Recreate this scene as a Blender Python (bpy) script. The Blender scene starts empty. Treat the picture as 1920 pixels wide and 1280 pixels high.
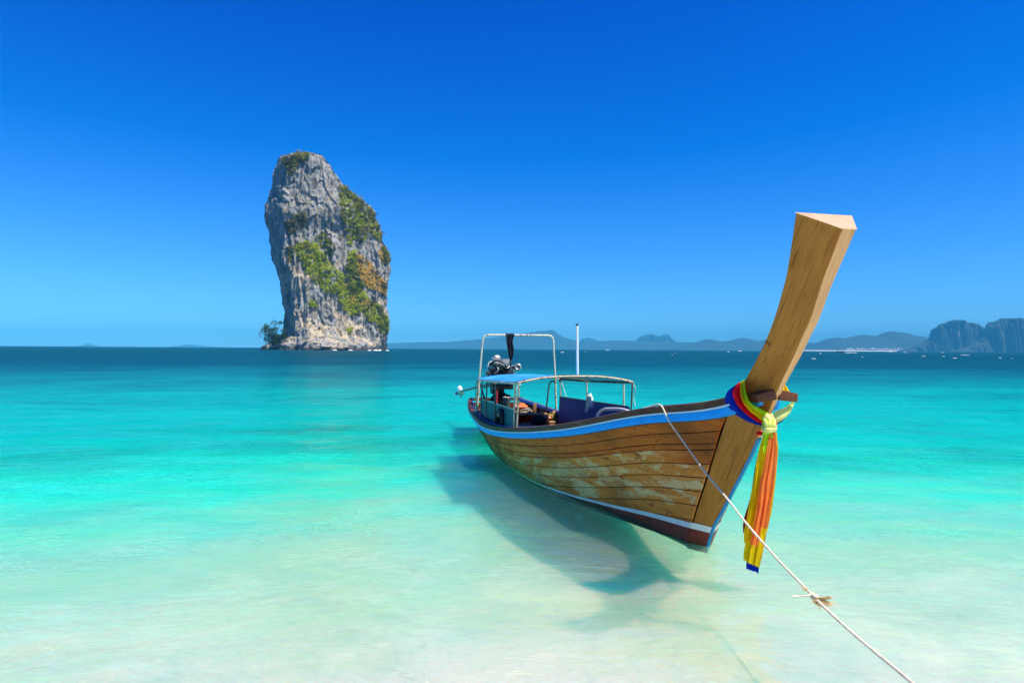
import bpy, bmesh, math, random
import numpy as np
from mathutils import Vector, Matrix, noise
from mathutils.bvhtree import BVHTree

random.seed(7)
rng = np.random.default_rng(7)
scene = bpy.context.scene
COL = scene.collection
rad = math.radians

# ------------------------------------------------------------------ camera
F, EYE = 1250.0, 1.9                       # focal length in photo pixels, eye height above the sea
PITCH, ROLL = math.atan(14 / F), rad(0.358)
fw_ = np.array([0, math.cos(PITCH), math.sin(PITCH)])
up0 = np.array([0, -math.sin(PITCH), math.cos(PITCH)])
rt0 = np.array([1.0, 0, 0])
rt_ = math.cos(ROLL) * rt0 + math.sin(ROLL) * up0
up_ = math.cos(ROLL) * up0 - math.sin(ROLL) * rt0
cam = bpy.data.cameras.new('camera')
cam.sensor_width = 36
cam.lens = F / 1920 * 36
cam.clip_start, cam.clip_end = 0.05, 60000
cam_o = bpy.data.objects.new('camera', cam)
COL.objects.link(cam_o)
cam_o.matrix_world = Matrix(((rt_[0], up_[0], -fw_[0], 0), (rt_[1], up_[1], -fw_[1], 0),
                             (rt_[2], up_[2], -fw_[2], EYE), (0, 0, 0, 1)))
scene.camera = cam_o

# ------------------------------------------------------------------ sky, sun, exposure
SUN_EL, SUN_AZ = rad(60), rad(116)          # azimuth clockwise from +Y
world = bpy.data.worlds.new('World')
scene.world = world
world.use_nodes = True
wn = world.node_tree
wn.nodes.clear()
sky = wn.nodes.new('ShaderNodeTexSky')
sky.sky_type = 'NISHITA'
sky.sun_disc = False
sky.sun_elevation = SUN_EL
sky.sun_rotation = SUN_AZ
sky.altitude = 0
sky.air_density = 1.0
sky.dust_density = 0.0
sky.ozone_density = 5.0
grade = wn.nodes.new('ShaderNodeVectorMath')       # clear tropical air: deep saturated blue, the same everywhere in the sky
grade.operation = 'MULTIPLY_ADD'
grade.inputs[1].default_value = (0.50, 1.08, 1.62)
grade.inputs[2].default_value = (-0.75, -1.08, 0.0)
clip = wn.nodes.new('ShaderNodeVectorMath')
clip.operation = 'MAXIMUM'
clip.inputs[1].default_value = (0.0, 0.0, 0.0)
bg = wn.nodes.new('ShaderNodeBackground')
bg.inputs['Strength'].default_value = 0.070
wo = wn.nodes.new('ShaderNodeOutputWorld')
wn.links.new(sky.outputs[0], grade.inputs[0])
wn.links.new(grade.outputs[0], clip.inputs[0])
wn.links.new(clip.outputs[0], bg.inputs['Color'])
wn.links.new(bg.outputs[0], wo.inputs['Surface'])
sun = bpy.data.lights.new('sun', 'SUN')
sun.energy = 5.0
sun.angle = rad(0.9)
sun.color = (1.0, 0.92, 0.76)
sun_o = bpy.data.objects.new('sun', sun)
COL.objects.link(sun_o)
sd = Vector((math.sin(SUN_AZ) * math.cos(SUN_EL), math.cos(SUN_AZ) * math.cos(SUN_EL), math.sin(SUN_EL)))
sun_o.rotation_euler = sd.to_track_quat('Z', 'Y').to_euler()
sun_o.location = (40, -10, 60)
vs = scene.view_settings
vs.view_transform = 'Standard'
vs.look = 'None'
vs.exposure = 0.65
vs.gamma = 1
vs.use_curve_mapping = False
try:
    scene.cycles.use_denoising = True
    scene.cycles.volume_bounces = 0
    scene.cycles.transparent_max_bounces = 16
    scene.cycles.max_bounces = 8
except Exception:
    pass


# ------------------------------------------------------------------ picture rays
def ray(px, py):
    return fw_ + rt_ * ((px - 960) / F) + up_ * ((640 - py) / F)


def at(px, py, y):
    v = ray(px, py)
    return np.array([0, 0, EYE]) + v * (y / v[1])


# ------------------------------------------------------------------ node helper
class NT:
    def __init__(s, name):
        s.m = bpy.data.materials.new(name)
        s.m.use_nodes = True
        s.t = s.m.node_tree
        s.t.nodes.clear()
        s.out = s.t.nodes.new('ShaderNodeOutputMaterial')

    def n(s, typ, ins=None, **kw):
        nd = s.t.nodes.new(typ)
        for k, v in kw.items():
            setattr(nd, k, v)
        for k, v in (ins or {}).items():
            s.set(nd, k, v)
        return nd

    def set(s, nd, k, v):
        sock = nd.inputs[k]
        if hasattr(v, 'is_output'):
            s.t.links.new(v, sock)
        elif hasattr(v, 'outputs'):
            s.t.links.new(v.outputs[0], sock)
        else:
            if sock.type == 'RGBA' and len(v) == 3:
                v = (*v, 1)
            sock.default_value = v

    def math(s, op, a, b=0.0, c=0.0):
        return s.n('ShaderNodeMath', {0: a, 1: b, 2: c}, operation=op)

    def noise(s, vec, scale, detail=4, rough=0.55, dist=0.0):
        return s.n('ShaderNodeTexNoise', {'Vector': vec, 'Scale': scale, 'Detail': detail, 'Roughness': rough, 'Distortion': dist})

    def map(s, vec, scale=(1, 1, 1), rot=(0, 0, 0), loc=(0, 0, 0)):
        return s.n('ShaderNodeMapping', {'Vector': vec, 'Scale': scale, 'Rotation': rot, 'Location': loc})

    def ramp(s, fac, stops, interp='LINEAR'):
        r = s.n('ShaderNodeValToRGB', {'Fac': fac})
        cr = r.color_ramp
        cr.interpolation = interp
        while len(cr.elements) < len(stops):
            cr.elements.new(0.5)
        for e, (p, c) in zip(cr.elements, stops):
            e.position = p
            if not isinstance(c, (tuple, list)):
                c = (c, c, c)
            e.color = (*c, 1) if len(c) == 3 else c
        return r

    def mix(s, fac, a, b, blend='MIX'):
        m = s.n('ShaderNodeMix', data_type='RGBA', blend_type=blend)
        s.set(m, 0, fac)
        s.set(m, 6, a)
        s.set(m, 7, b)
        return m.outputs[2]

    def bump(s, h, strength=0.5, dist=0.01):
        return s.n('ShaderNodeBump', {'Height': h, 'Strength': strength, 'Distance': dist})

    def bsdf(s, color, rough=0.6, normal=None, metal=0.0, spec=0.5, **kw):
        ins = {'Base Color': color, 'Roughness': rough, 'Metallic': metal, 'Specular IOR Level': spec}
        if normal is not None:
            ins['Normal'] = normal
        ins.update(kw)
        b = s.n('ShaderNodeBsdfPrincipled', ins)
        s.t.links.new(b.outputs[0], s.out.inputs['Surface'])
        return b

    @property
    def obj(s):
        return s.n('ShaderNodeTexCoord').outputs['Object']

    @property
    def pos(s):
        return s.n('ShaderNodeNewGeometry').outputs['Position']


# ------------------------------------------------------------------ materials
def plain(name, col, rough=0.6, var=0.25, scale=8, metal=0.0, bump=0.0, dirt=None, dirt_amt=0.5, stretch=(1, 1, 1), spec=0.3):
    t = NT(name)
    v = t.map(t.obj, stretch)
    n1 = t.noise(v, scale, 5, 0.6)
    c = t.mix(t.ramp(n1, [(0.3, 0), (0.7, 1)]), tuple(x * (1 - var) for x in col), tuple(min(1, x * (1 + var)) for x in col))
    if dirt:
        n2 = t.noise(v, scale * 2.3, 6, 0.65)
        c = t.mix(t.ramp(n2, [(dirt_amt, 0), (dirt_amt + 0.1, 1)]), c, dirt)
    nm = t.bump(n1, bump, 0.01) if bump else None
    t.bsdf(c, rough, nm, metal, spec)
    return t.m


def wood(name, light, dark, stain, axis_scale, rough=0.65, stain_amt=0.55, gloss=0.14, lean=0.0):
    t = NT(name)
    co = t.map(t.obj, rot=(0, rad(lean), 0)) if lean else t.obj
    v = t.map(co, axis_scale)
    g = t.noise(v, 6, 6, 0.65, 0.6)
    big = t.noise(t.map(co, tuple(a * 0.35 + 0.25 for a in axis_scale)), 2.6, 5, 0.62, 0.6)
    line = t.noise(t.map(co, tuple(a * 3.2 if a > 1 else a * 0.8 for a in axis_scale), loc=(3, 1, 2)), 6, 3, 0.5, 0.2)
    c = t.mix(t.ramp(g, [(0.28, 0), (0.72, 1)]), dark, light)
    c = t.mix(t.ramp(big, [(stain_amt, 0), (stain_amt + 0.14, 0.75)]), c, stain)
    c = t.mix(t.ramp(line, [(0.58, 0), (0.69, 0.75)]), c, tuple(x * 0.42 for x in dark))
    spots = t.noise(t.obj, 9, 2, 0.5)
    c = t.mix(t.ramp(spots, [(0.70, 0), (0.76, 0.8)]), c, tuple(x * 0.35 for x in dark))
    t.bsdf(c, rough, t.bump(g, 0.35, 0.004), spec=gloss)
    return t.m


M = {}
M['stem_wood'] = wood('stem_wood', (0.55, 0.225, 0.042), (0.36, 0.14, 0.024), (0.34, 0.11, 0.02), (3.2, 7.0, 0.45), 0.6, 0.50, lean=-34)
M['stem_front_lit'] = wood('stem_front_lit_wood', (0.84, 0.47, 0.22), (0.66, 0.35, 0.16), (0.36, 0.20, 0.09), (3.2, 7.0, 0.45), 0.6, 0.54, lean=-34)  # stem wood with the sunlit look put into its colour
M['sawn_top'] = wood('sawn_end_grain', (0.56, 0.41, 0.28), (0.46, 0.32, 0.205), (0.34, 0.21, 0.12), (3, 5, 2), 0.7, 0.58)
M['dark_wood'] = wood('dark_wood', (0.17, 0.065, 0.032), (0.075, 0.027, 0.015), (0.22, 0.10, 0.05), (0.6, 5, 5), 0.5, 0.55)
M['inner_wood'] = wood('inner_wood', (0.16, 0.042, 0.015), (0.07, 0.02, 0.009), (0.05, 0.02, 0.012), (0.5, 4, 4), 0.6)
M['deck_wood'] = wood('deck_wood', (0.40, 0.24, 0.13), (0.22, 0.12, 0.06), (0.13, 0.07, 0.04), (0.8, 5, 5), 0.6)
M['caulk'] = plain('dark_caulk', (0.05, 0.022, 0.01), 0.9)


def plank_mat():
    t = NT('weathered_plank')
    wear = t.n('ShaderNodeAttribute', attribute_name='wear')
    co = t.obj
    v = t.map(co, (0.55, 1, 4.5))
    g = t.noise(v, 5, 7, 0.68, 0.5)
    fine = t.noise(t.map(co, (1.2, 3, 16)), 5, 5, 0.65, 0.3)
    patch = t.noise(t.map(co, (0.9, 1, 2.1)), 2.4, 6, 0.66, 0.7)
    patch2 = t.noise(t.map(co, (0.7, 1, 2.8), loc=(5, 2, 1)), 2.6, 7, 0.70, 0.8)
    oiled = t.mix(t.ramp(g, [(0.3, 0), (0.7, 1)]), (0.42, 0.075, 0.008), (0.68, 0.17, 0.018))
    tan = t.mix(t.ramp(g, [(0.3, 0), (0.7, 1)]), (0.56, 0.165, 0.024), (0.78, 0.27, 0.048))
    pale = t.mix(t.ramp(fine, [(0.3, 0), (0.75, 1)]), (0.62, 0.38, 0.14), (0.80, 0.58, 0.30))
    w = wear.outputs['Fac']
    # oiled -> tan by wear and noise
    a = t.math('ADD', t.math('MULTIPLY', w, 1.15), t.math('MULTIPLY_ADD', patch, 1.5, -1.05))
    c = t.mix(t.ramp(a, [(0.25, 0), (0.5, 1)]), oiled, tan)
    b = t.math('ADD', t.math('MULTIPLY', w, 0.8), t.math('MULTIPLY_ADD', patch2, 2.0, -1.35))
    c = t.mix(t.ramp(b, [(0.32, 0), (0.46, 0.9)]), c, pale)
    # dark red-brown flakes of old varnish on bare wood
    fl = t.noise(t.map(co, (0.8, 1, 2.8), rot=(0, rad(10), 0), loc=(1, 7, 3)), 4.2, 6, 0.66, 0.6)
    fl = t.math('MULTIPLY', t.ramp(fl, [(0.58, 0), (0.66, 1)]), t.ramp(w, [(0.45, 0), (0.75, 0.85)]))
    c = t.mix(fl, c, (0.26, 0.055, 0.016))
    ol = t.noise(t.map(co, (0.5, 1, 1.2), loc=(9, 0, 0)), 1.6, 3, 0.5)
    c = t.mix(t.ramp(ol, [(0.47, 0), (0.62, 0.7)]), c, (0.24, 0.075, 0.013))
    sp = t.noise(t.map(co, (3, 1, 6)), 7, 2, 0.5)
    c = t.mix(t.ramp(sp, [(0.70, 0), (0.75, 0.85)]), c, (0.045, 0.022, 0.01))
    t.bsdf(c, 0.62, t.bump(fine, 0.3, 0.004), spec=0.12)
    return t.m


M['plank'] = plank_mat()
M['blue_paint'] = plain('blue_gloss_paint', (0.0, 0.30, 0.95), 0.35, 0.12, 5, dirt=(0.02, 0.10, 0.25), dirt_amt=0.68)
M['band_paint'] = plain('faded_blue_paint', (0.02, 0.27, 0.55), 0.45, 0.2, 12, dirt=(0.06, 0.05, 0.05), dirt_amt=0.64)
M['white_paint'] = plain('white_paint', (0.74, 0.76, 0.76), 0.4, 0.1, 6, dirt=(0.35, 0.33, 0.28), dirt_amt=0.66)
M['red_paint'] = plain('red_brown_bottom_paint', (0.24, 0.036, 0.022), 0.55, 0.25, 4, dirt=(0.06, 0.022, 0.018), dirt_amt=0.55, stretch=(0.6, 1, 2))
t = NT('red_brown_bottom_paint_wet')
zz_ = t.n('ShaderNodeSeparateXYZ', {0: t.obj}).outputs[2]
nz_ = t.noise(t.map(t.obj, (1.4, 1, 3)), 5, 5, 0.65)
cc_ = t.mix(t.ramp(nz_, [(0.35, 0), (0.7, 1)]), (0.17, 0.026, 0.016), (0.27, 0.042, 0.026))
cc_ = t.mix(t.ramp(t.math('ADD', t.math('MULTIPLY', zz_, 8.0), t.math('MULTIPLY', nz_, 0.8)), [(0.55, 0.85), (0.85, 0)]), cc_, (0.035, 0.032, 0.014))
t.bsdf(cc_, 0.5, spec=0.25)
M['red_paint'] = t.m
M['rust_white'] = plain('rusty_white_tube', (0.58, 0.52, 0.38), 0.45, 0.15, 7, dirt=(0.15, 0.06, 0.02), dirt_amt=0.53)
M['dark_tube'] = plain('dark_rusty_tube', (0.10, 0.095, 0.09), 0.55, 0.4, 9, dirt=(0.35, 0.33, 0.28), dirt_amt=0.56)
M['pole_white'] = plain('white_pole', (0.78, 0.76, 0.72), 0.45, 0.1, 9, dirt=(0.4, 0.33, 0.25), dirt_amt=0.64)
M['roof_blue'] = plain('blue_roof_sheet', (0.03, 0.30, 0.80), 0.5, 0.35, 2.2, dirt=(0.25, 0.5, 0.85), dirt_amt=0.6)
M['teal_board'] = plain('teal_painted_board', (0.008, 0.09, 0.11), 0.5, 0.4, 5, dirt=(0.005, 0.03, 0.05), dirt_amt=0.55, stretch=(2.5, 1, 0.5))
M['navy_board'] = plain('navy_painted_board', (0.004, 0.07, 0.36), 0.5, 0.3, 3, dirt=(0.01, 0.03, 0.15), dirt_amt=0.6)
M['black_iron'] = plain('black_iron', (0.022, 0.022, 0.024), 0.4, 0.5, 9, metal=0.3)
M['grey_iron'] = plain('grey_iron', (0.16, 0.16, 0.16), 0.4, 0.5, 14, metal=0.6, dirt=(0.03, 0.025, 0.02), dirt_amt=0.52)
M['bright_metal'] = plain('bright_metal', (0.42, 0.41, 0.38), 0.3, 0.2, 10, metal=0.5, dirt=(0.12, 0.07, 0.03), dirt_amt=0.62)
M['rubber'] = plain('black_rubber', (0.016, 0.016, 0.018), 0.6, 0.4, 9)
M['black_cloth'] = plain('black_cloth', (0.012, 0.014, 0.022), 0.75, 0.6, 14)
M['chain'] = plain('chain_steel', (0.06, 0.06, 0.065), 0.3, 0.5, 20, metal=0.6)
M['orange_vest'] = plain('orange_fabric', (0.55, 0.15, 0.05), 0.8, 0.25, 6)
M['pink_fabric'] = plain('salmon_fabric', (0.55, 0.22, 0.14), 0.8, 0.25, 9)
M['grey_canvas'] = plain('grey_canvas', (0.20, 0.18, 0.14), 0.9, 0.4, 12)
M['dark_canvas'] = plain('dark_canvas', (0.02, 0.018, 0.03), 0.9, 0.4, 10)
M['yellow_sack'] = plain('yellow_plastic', (0.45, 0.33, 0.10), 0.6, 0.3, 7)
M['drum_grey'] = plain('grey_green_bucket', (0.06, 0.09, 0.09), 0.5, 0.3, 7)
M['red_plastic'] = plain('red_plastic', (0.50, 0.04, 0.05), 0.4, 0.2, 8)
M['white_cloth'] = plain('white_cloth', (0.86, 0.88, 0.90), 0.8, 0.12, 9)
M['pipe_white'] = plain('white_hose', (0.60, 0.58, 0.56), 0.5, 0.15, 12, dirt=(0.3, 0.26, 0.24), dirt_amt=0.6)
M['rope'] = plain('white_rope', (0.66, 0.58, 0.44), 0.9, 0.25, 30)
M['fray'] = plain('tan_rope_fibre', (0.62, 0.43, 0.19), 0.9, 0.4, 30)
M['nail'] = plain('rusty_nail', (0.03, 0.014, 0.009), 0.7)
M['string'] = plain('pale_string', (0.65, 0.72, 0.75), 0.8)


def cloth(name, col, trans=0.48):
    t = NT(name)
    w = t.n('ShaderNodeTexNoise', {'Vector': t.obj, 'Scale': 14.0, 'Detail': 4.0})
    c = t.mix(t.ramp(w, [(0.3, 0), (0.7, 1)]), tuple(x * 0.85 for x in col), tuple(min(1, x * 1.08) for x in col))
    weave = t.noise(t.obj, 260, 2, 0.5)
    nm = t.bump(weave, 0.2, 0.001)
    p = t.n('ShaderNodeBsdfPrincipled', {'Base Color': c, 'Roughness': 0.7, 'Normal': nm, 'Specular IOR Level': 0.08})
    tr = t.n('ShaderNodeBsdfTranslucent', {'Color': c})
    mx = t.n('ShaderNodeMixShader', {0: trans, 1: p, 2: tr})
    t.t.links.new(mx.outputs[0], t.out.inputs['Surface'])
    return t.m


M['c_blue'] = cloth('royal_blue_cloth', (0.002, 0.024, 0.40), 0.2)
M['c_red'] = cloth('crimson_cloth', (0.85, 0.004, 0.012), 0.2)
M['c_yellow'] = cloth('yellow_cloth', (0.95, 0.68, 0.005))
M['c_lime'] = cloth('lime_cloth', (0.60, 0.95, 0.02))
M['c_pale'] = cloth('pale_lime_cloth', (0.90, 0.92, 0.38))
M['c_orange'] = cloth('orange_cloth', (1.0, 0.27, 0.06))
M['c_maroon'] = cloth('maroon_cloth', (0.35, 0.006, 0.02), 0.2)


# ------------------------------------------------------------------ object helpers
def tag(o, label=None, cat=None, group=None, kind=None):
    if label: o['label'] = label
    if cat: o['category'] = cat
    if group: o['group'] = group
    if kind: o['kind'] = kind
    return o


def empty(name, matrix):
    o = bpy.data.objects.new(name, None)
    o.empty_display_size = 0.2
    COL.objects.link(o)
    o.matrix_world = matrix
    return o


class MB:
    """collects shapes for one mesh"""
    def __init__(s, off=(0, 0, 0)):
        s.v, s.f, s.mi, s.off = [], [], [], np.array(off, float)
        s.cur = 0

    def add(s, verts, faces):
        b = len(s.v)
        s.v.extend([tuple(np.asarray(p, float) - s.off) for p in verts])
        s.f.extend([tuple(i + b for i in f) for f in faces])
        s.mi.extend([s.cur] * len(faces))

    def grid(s, P, flip=False, closed=False):
        P = np.asarray(P, float)
        n, m = P.shape[:2]
        fs = []
        for i in range(n - 1):
            for j in range(m if closed else m - 1):
                k = (j + 1) % m
                q = (i * m + j, i * m + k, (i + 1) * m + k, (i + 1) * m + j)
                fs.append(q[::-1] if flip else q)
        s.add(P.reshape(-1, 3), fs)

    def tube(s, pts, r, n=8, cap=True, ell=(1, 1)):
        pts = np.asarray(pts, float)
        rs = np.full(len(pts), r) if np.isscalar(r) else np.asarray(r, float)
        T = np.gradient(pts, axis=0)
        T /= np.linalg.norm(T, axis=1)[:, None] + 1e-12
        a = np.array([0, 0, 1.0]) if abs(T[0][2]) < 0.9 else np.array([1.0, 0, 0])
        u = np.cross(T[0], a); u /= np.linalg.norm(u)
        rings = []
        for i in range(len(pts)):
            u = u - T[i] * (u @ T[i]); u /= np.linalg.norm(u) + 1e-12
            w = np.cross(T[i], u)
            an = np.linspace(0, 2 * math.pi, n, endpoint=False)
            rings.append(pts[i] + rs[i] * (ell[0] * np.cos(an)[:, None] * u + ell[1] * np.sin(an)[:, None] * w))
        b = len(s.v)
        s.grid(np.array(rings), closed=True)
        if cap:
            L = len(pts)
            s.f.append(tuple(b + i for i in range(n))[::-1]); s.mi.append(s.cur)
            s.f.append(tuple(b + (L - 1) * n + i for i in range(n))); s.mi.append(s.cur)

    def box(s, c, size, R=None):
        c = np.asarray(c, float); h = np.asarray(size, float) / 2
        vs_ = np.array([(x, y, z) for x in (-1, 1) for y in (-1, 1) for z in (-1, 1)]) * h
        if R is not None: vs_ = vs_ @ np.asarray(R).T
        s.add(vs_ + c, [(0, 1, 3, 2), (4, 6, 7, 5), (0, 4, 5, 1), (2, 3, 7, 6), (0, 2, 6, 4), (1, 5, 7, 3)])

    def prism(s, poly, off):
        n = len(poly); off = np.asarray(off, float)
        vs_ = list(np.asarray(poly, float)) + list(np.asarray(poly, float) + off)
        s.add(vs_, [tuple(range(n))[::-1], tuple(range(n, 2 * n))] + [(i, (i + 1) % n, n + (i + 1) % n, n + i) for i in range(n)])

    def blob(s, c, r, seed=0, amp=0.25, nu=14, nv=9, freq=1.5):
        c = np.asarray(c, float); r = np.asarray(r, float)
        P = []
        for i in range(nv):
            th = math.pi * (i + 0.001) / (nv - 1 + 0.002)
            row = []
            for j in range(nu):
                ph = 2 * math.pi * j / nu
                d = np.array([math.sin(th) * math.cos(ph), math.sin(th) * math.sin(ph), math.cos(th)])
                k = 1 + amp * noise.noise(Vector(d * freq) + Vector((seed * 7.3, seed * 3.1, seed)))
                row.append(c + d * r * k)
            P.append(row)
        s.grid(np.array(P), closed=True, flip=True)

    def disc(s, c, axis, r0, r1, h, n=16):
        a = np.asarray(axis, float); a /= np.linalg.norm(a)
        c = np.asarray(c, float)
        s.tube([c - a * h / 2, c + a * h / 2], [r0, r1], n)

    def torus(s, c, axis, R, r, n=20, m=8, arc=1.0):
        a = np.asarray(axis, float); a /= np.linalg.norm(a)
        t = np.array([0, 0, 1.0]) if abs(a[2]) < 0.9 else np.array([1.0, 0, 0])
        u = np.cross(a, t); u /= np.linalg.norm(u); w = np.cross(a, u)
        an = np.linspace(0, 2 * math.pi * arc, n + 1)
        s.tube([np.asarray(c) + R * (math.cos(x) * u + math.sin(x) * w) for x in an], r, m, cap=arc < 1)

    def build(s, name, mats, parent=None, smooth=True, angle=40, matrix=None, bevel=0):
        me = bpy.data.meshes.new(name)
        me.from_pydata(s.v, [], s.f)
        if not isinstance(mats, (list, tuple)): mats = [mats]
        for m in mats: me.materials.append(m)
        if len(mats) > 1 and not bevel: me.polygons.foreach_set('material_index', s.mi)
        if bevel:
            bm = bmesh.new(); bm.from_mesh(me)
            ed = [e for e in bm.edges if len(e.link_faces) == 2 and e.calc_face_angle(0) > 0.6]
            bmesh.ops.bevel(bm, geom=ed, offset=bevel, segments=2, affect='EDGES', profile=0.6)
            bm.to_mesh(me); bm.free()
        if smooth:
            me.polygons.foreach_set('use_smooth', [True] * len(me.polygons))
            me.set_sharp_from_angle(angle=rad(angle))
        me.update()
        o = bpy.data.objects.new(name, me)
        COL.objects.link(o)
        if parent is not None: o.parent = parent
        elif matrix is not None: o.matrix_world = matrix
        return o


def cspline(pts, n):
    """smooth curve (Catmull-Rom) through points"""
    p = np.asarray(pts, float)
    p = np.vstack([2 * p[0] - p[1], p, 2 * p[-1] - p[-2]])
    k = len(p) - 3
    out = []
    for x in np.linspace(0, k, n):
        i = min(int(x), k - 1); t = x - i
        a, b, c, d = p[i:i + 4]
        out.append(0.5 * (2 * b + (c - a) * t + (2 * a - 5 * b + 4 * c - d) * t * t + (3 * b - a - 3 * c + d) * t ** 3))
    return np.array(out)


def icub(ku, kv):
    ku, kv = np.asarray(ku, float), np.asarray(kv, float)
    n = len(ku); h = np.diff(ku)
    A = np.zeros((n, n)); b = np.zeros(n); A[0, 0] = A[-1, -1] = 1
    for i in range(1, n - 1):
        A[i, i - 1] = h[i - 1]; A[i, i] = 2 * (h[i - 1] + h[i]); A[i, i + 1] = h[i]
        b[i] = 6 * ((kv[i + 1] - kv[i]) / h[i] - (kv[i] - kv[i - 1]) / h[i - 1])
    m = np.linalg.solve(A, b)

    def f(u):
        u = np.asarray(u, float)
        i = np.clip(np.searchsorted(ku, u) - 1, 0, n - 2); t = u - ku[i]; hh = h[i]
        return kv[i] + t * ((kv[i + 1] - kv[i]) / hh - hh * (2 * m[i] + m[i + 1]) / 6) + t * t * m[i] / 2 + t ** 3 * (m[i + 1] - m[i]) / (6 * hh)
    return f


# ================================================================== SEA
def water_mat():
    t = NT('sea_water')
    P = t.pos
    sx = t.n('ShaderNodeSeparateXYZ', {0: P})
    X, Y = sx.outputs[0], sx.outputs[1]
    left = t.math('MULTIPLY', t.math('MAXIMUM', t.math('MULTIPLY', X, -1.0), 0.0), 0.36)
    right = t.math('MULTIPLY', t.math('MAXIMUM', t.math('SUBTRACT', X, 1.5), 0.0), 0.22)
    d = t.math('ADD', t.math('MAXIMUM', Y, 1.0), t.math('ADD', left, right))
    lg = t.math('LOGARITHM', t.math('MAXIMUM', d, 1.0), 10.0)
    # shoal and channel patches, painted wave shading: they grow with distance from the beach
    pv = t.n('ShaderNodeCombineXYZ', {0: t.math('DIVIDE', X, t.math('MAXIMUM', Y, 3.0)), 1: t.math('MULTIPLY', lg, 4.2), 2: 0.0})
    n1 = t.noise(t.map(pv, (1.5, 1.5, 1)), 1.5, 5, 0.6, 0.5)
    n2 = t.noise(t.map(pv, (3.4, 15, 1)), 2.6, 7, 0.72, 0.6)
    n0 = t.noise(t.map(P, (0.42, 0.75, 1), rot=(0, 0, rad(-24))), 1.0, 5, 0.55, 1.8)
    n5 = t.noise(t.map(pv, (9, 46, 1), loc=(2, 5, 0)), 2.6, 6, 0.7, 0.4)
    st_ = t.math('MULTIPLY', t.math('MULTIPLY_ADD', n2, 0.46, -0.23), t.ramp(lg, [(0.72, 0.12), (1.0, 0.75)]))  # ripple streaks put into the water colour
    sw_ = t.math('MULTIPLY', t.math('MULTIPLY_ADD', n0, 0.24, -0.115), t.ramp(lg, [(0.8, 1), (1.0, 0.5)]))
    ch_ = t.math('MULTIPLY', t.math('MULTIPLY_ADD', n5, 0.7, -0.35), t.ramp(t.math('MULTIPLY', lg, 0.5), [(0.55, 0.0), (0.8, 0.8)]))  # light and dark of far wave chop, painted as colour
    lg2 = t.math('ADD', lg, t.math('ADD', t.math('MULTIPLY', t.math('MULTIPLY_ADD', n1, 0.5, -0.22), t.ramp(lg, [(0.75, 0.35), (1.0, 1.0)])), t.math('ADD', st_, t.math('ADD', sw_, ch_))))
    tt = t.math('MULTIPLY_ADD', lg2, 1 / 2.2, -0.4 / 2.2)         # 2.5 m .. 400 m

    def s(dist): return (math.log10(dist) - 0.4) / 2.2
    col = t.ramp(tt, [
        (s(3.3), (0.62, 0.64, 0.49)), (s(4.6), (0.50, 0.64, 0.46)), (s(6.5), (0.33, 0.60, 0.42)),
        (s(9.5), (0.18, 0.56, 0.41)), (s(12.5), (0.028, 0.66, 0.49)), (s(17), (0.004, 0.70, 0.56)), (s(24), (0.0, 0.52, 0.45)),
        (s(36), (0.0, 0.28, 0.27)), (s(56), (0.0, 0.16, 0.20)), (s(90), (0.0, 0.075, 0.125)), (s(220), (0.0, 0.060, 0.096)), (s(395), (0.0, 0.056, 0.090))])
    opac = t.ramp(tt, [(s(3), 0.85), (s(4.6), 0.72), (s(6.4), 0.30), (s(13), 0.25), (s(22), 0.75), (s(32), 1.0)])
    # foam streaks of the shallows
    fs = t.noise(t.map(P, (0.9, 2.6, 1), rot=(0, 0, rad(-14))), 1.3, 8, 0.72, 1.2)
    fm = t.math('MULTIPLY', t.ramp(fs, [(0.58, 0), (0.76, 0.4)]), t.ramp(tt, [(s(2.5), 0.8), (s(8), 0.5), (s(16), 0.0)]))
    col = t.mix(fm, col, (0.80, 0.84, 0.82))
    # waves
    far = t.math('MINIMUM', t.math('DIVIDE', Y, 60.0), 1.0)
    w1 = t.noise(t.map(P, (1.0, 1.9, 1), rot=(0, 0, rad(-12))), 1.1, 5, 0.6, 0.6)
    w2 = t.noise(t.map(P, (0.35, 0.8, 1), rot=(0, 0, rad(8))), 0.55, 6, 0.62, 0.4)
    w3 = t.noise(t.map(P, (1.0, 2.3, 1), rot=(0, 0, rad(-16))), 2.6, 4, 0.6, 0.9)
    ridge_ = t.math('SUBTRACT', 0.5, t.math('ABSOLUTE', t.math('SUBTRACT', w3, 0.5)))      # sharp little crests
    w4 = t.noise(t.map(P, (1.0, 2.0, 1), rot=(0, 0, rad(11))), 7.5, 3, 0.6, 0.8)
    h = t.math('ADD', t.math('ADD', t.math('MULTIPLY', w1, 0.12), t.math('MULTIPLY', w2, 0.7)), t.math('MULTIPLY', t.math('ADD', t.math('MULTIPLY', ridge_, 0.12), t.math('MULTIPLY', w4, 0.02)), t.ramp(t.math('DIVIDE', Y, 24.0), [(0.12, 0.15), (0.5, 1)])))
    nm = t.bump(h, 0.55, 1.0)
    nmd = t.bump(h, 1.0, 1.3)
    diff = t.n('ShaderNodeSubsurfaceScattering', {'Color': col, 'Normal': nmd, 'Scale': 2.2, 'Radius': (0.15, 1.0, 0.72)}, falloff='BURLEY')
    dif2 = t.n('ShaderNodeBsdfDiffuse', {'Color': col, 'Normal': t.bump(h, 1.0, 1.7)})
    diff = t.n('ShaderNodeMixShader', {0: t.ramp(t.math('DIVIDE', Y, 40.0), [(0.12, 0.14), (0.22, 0.30), (0.6, 0.50)]), 1: diff, 2: dif2})
    tint = t.n('ShaderNodeGamma', {'Color': t.mix(1.0, col, (1.55, 1.45, 1.45), 'MULTIPLY'), 'Gamma': 0.5})   # one pass of light through the water column
    tr = t.n('ShaderNodeBsdfTransparent', {'Color': tint})
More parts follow.
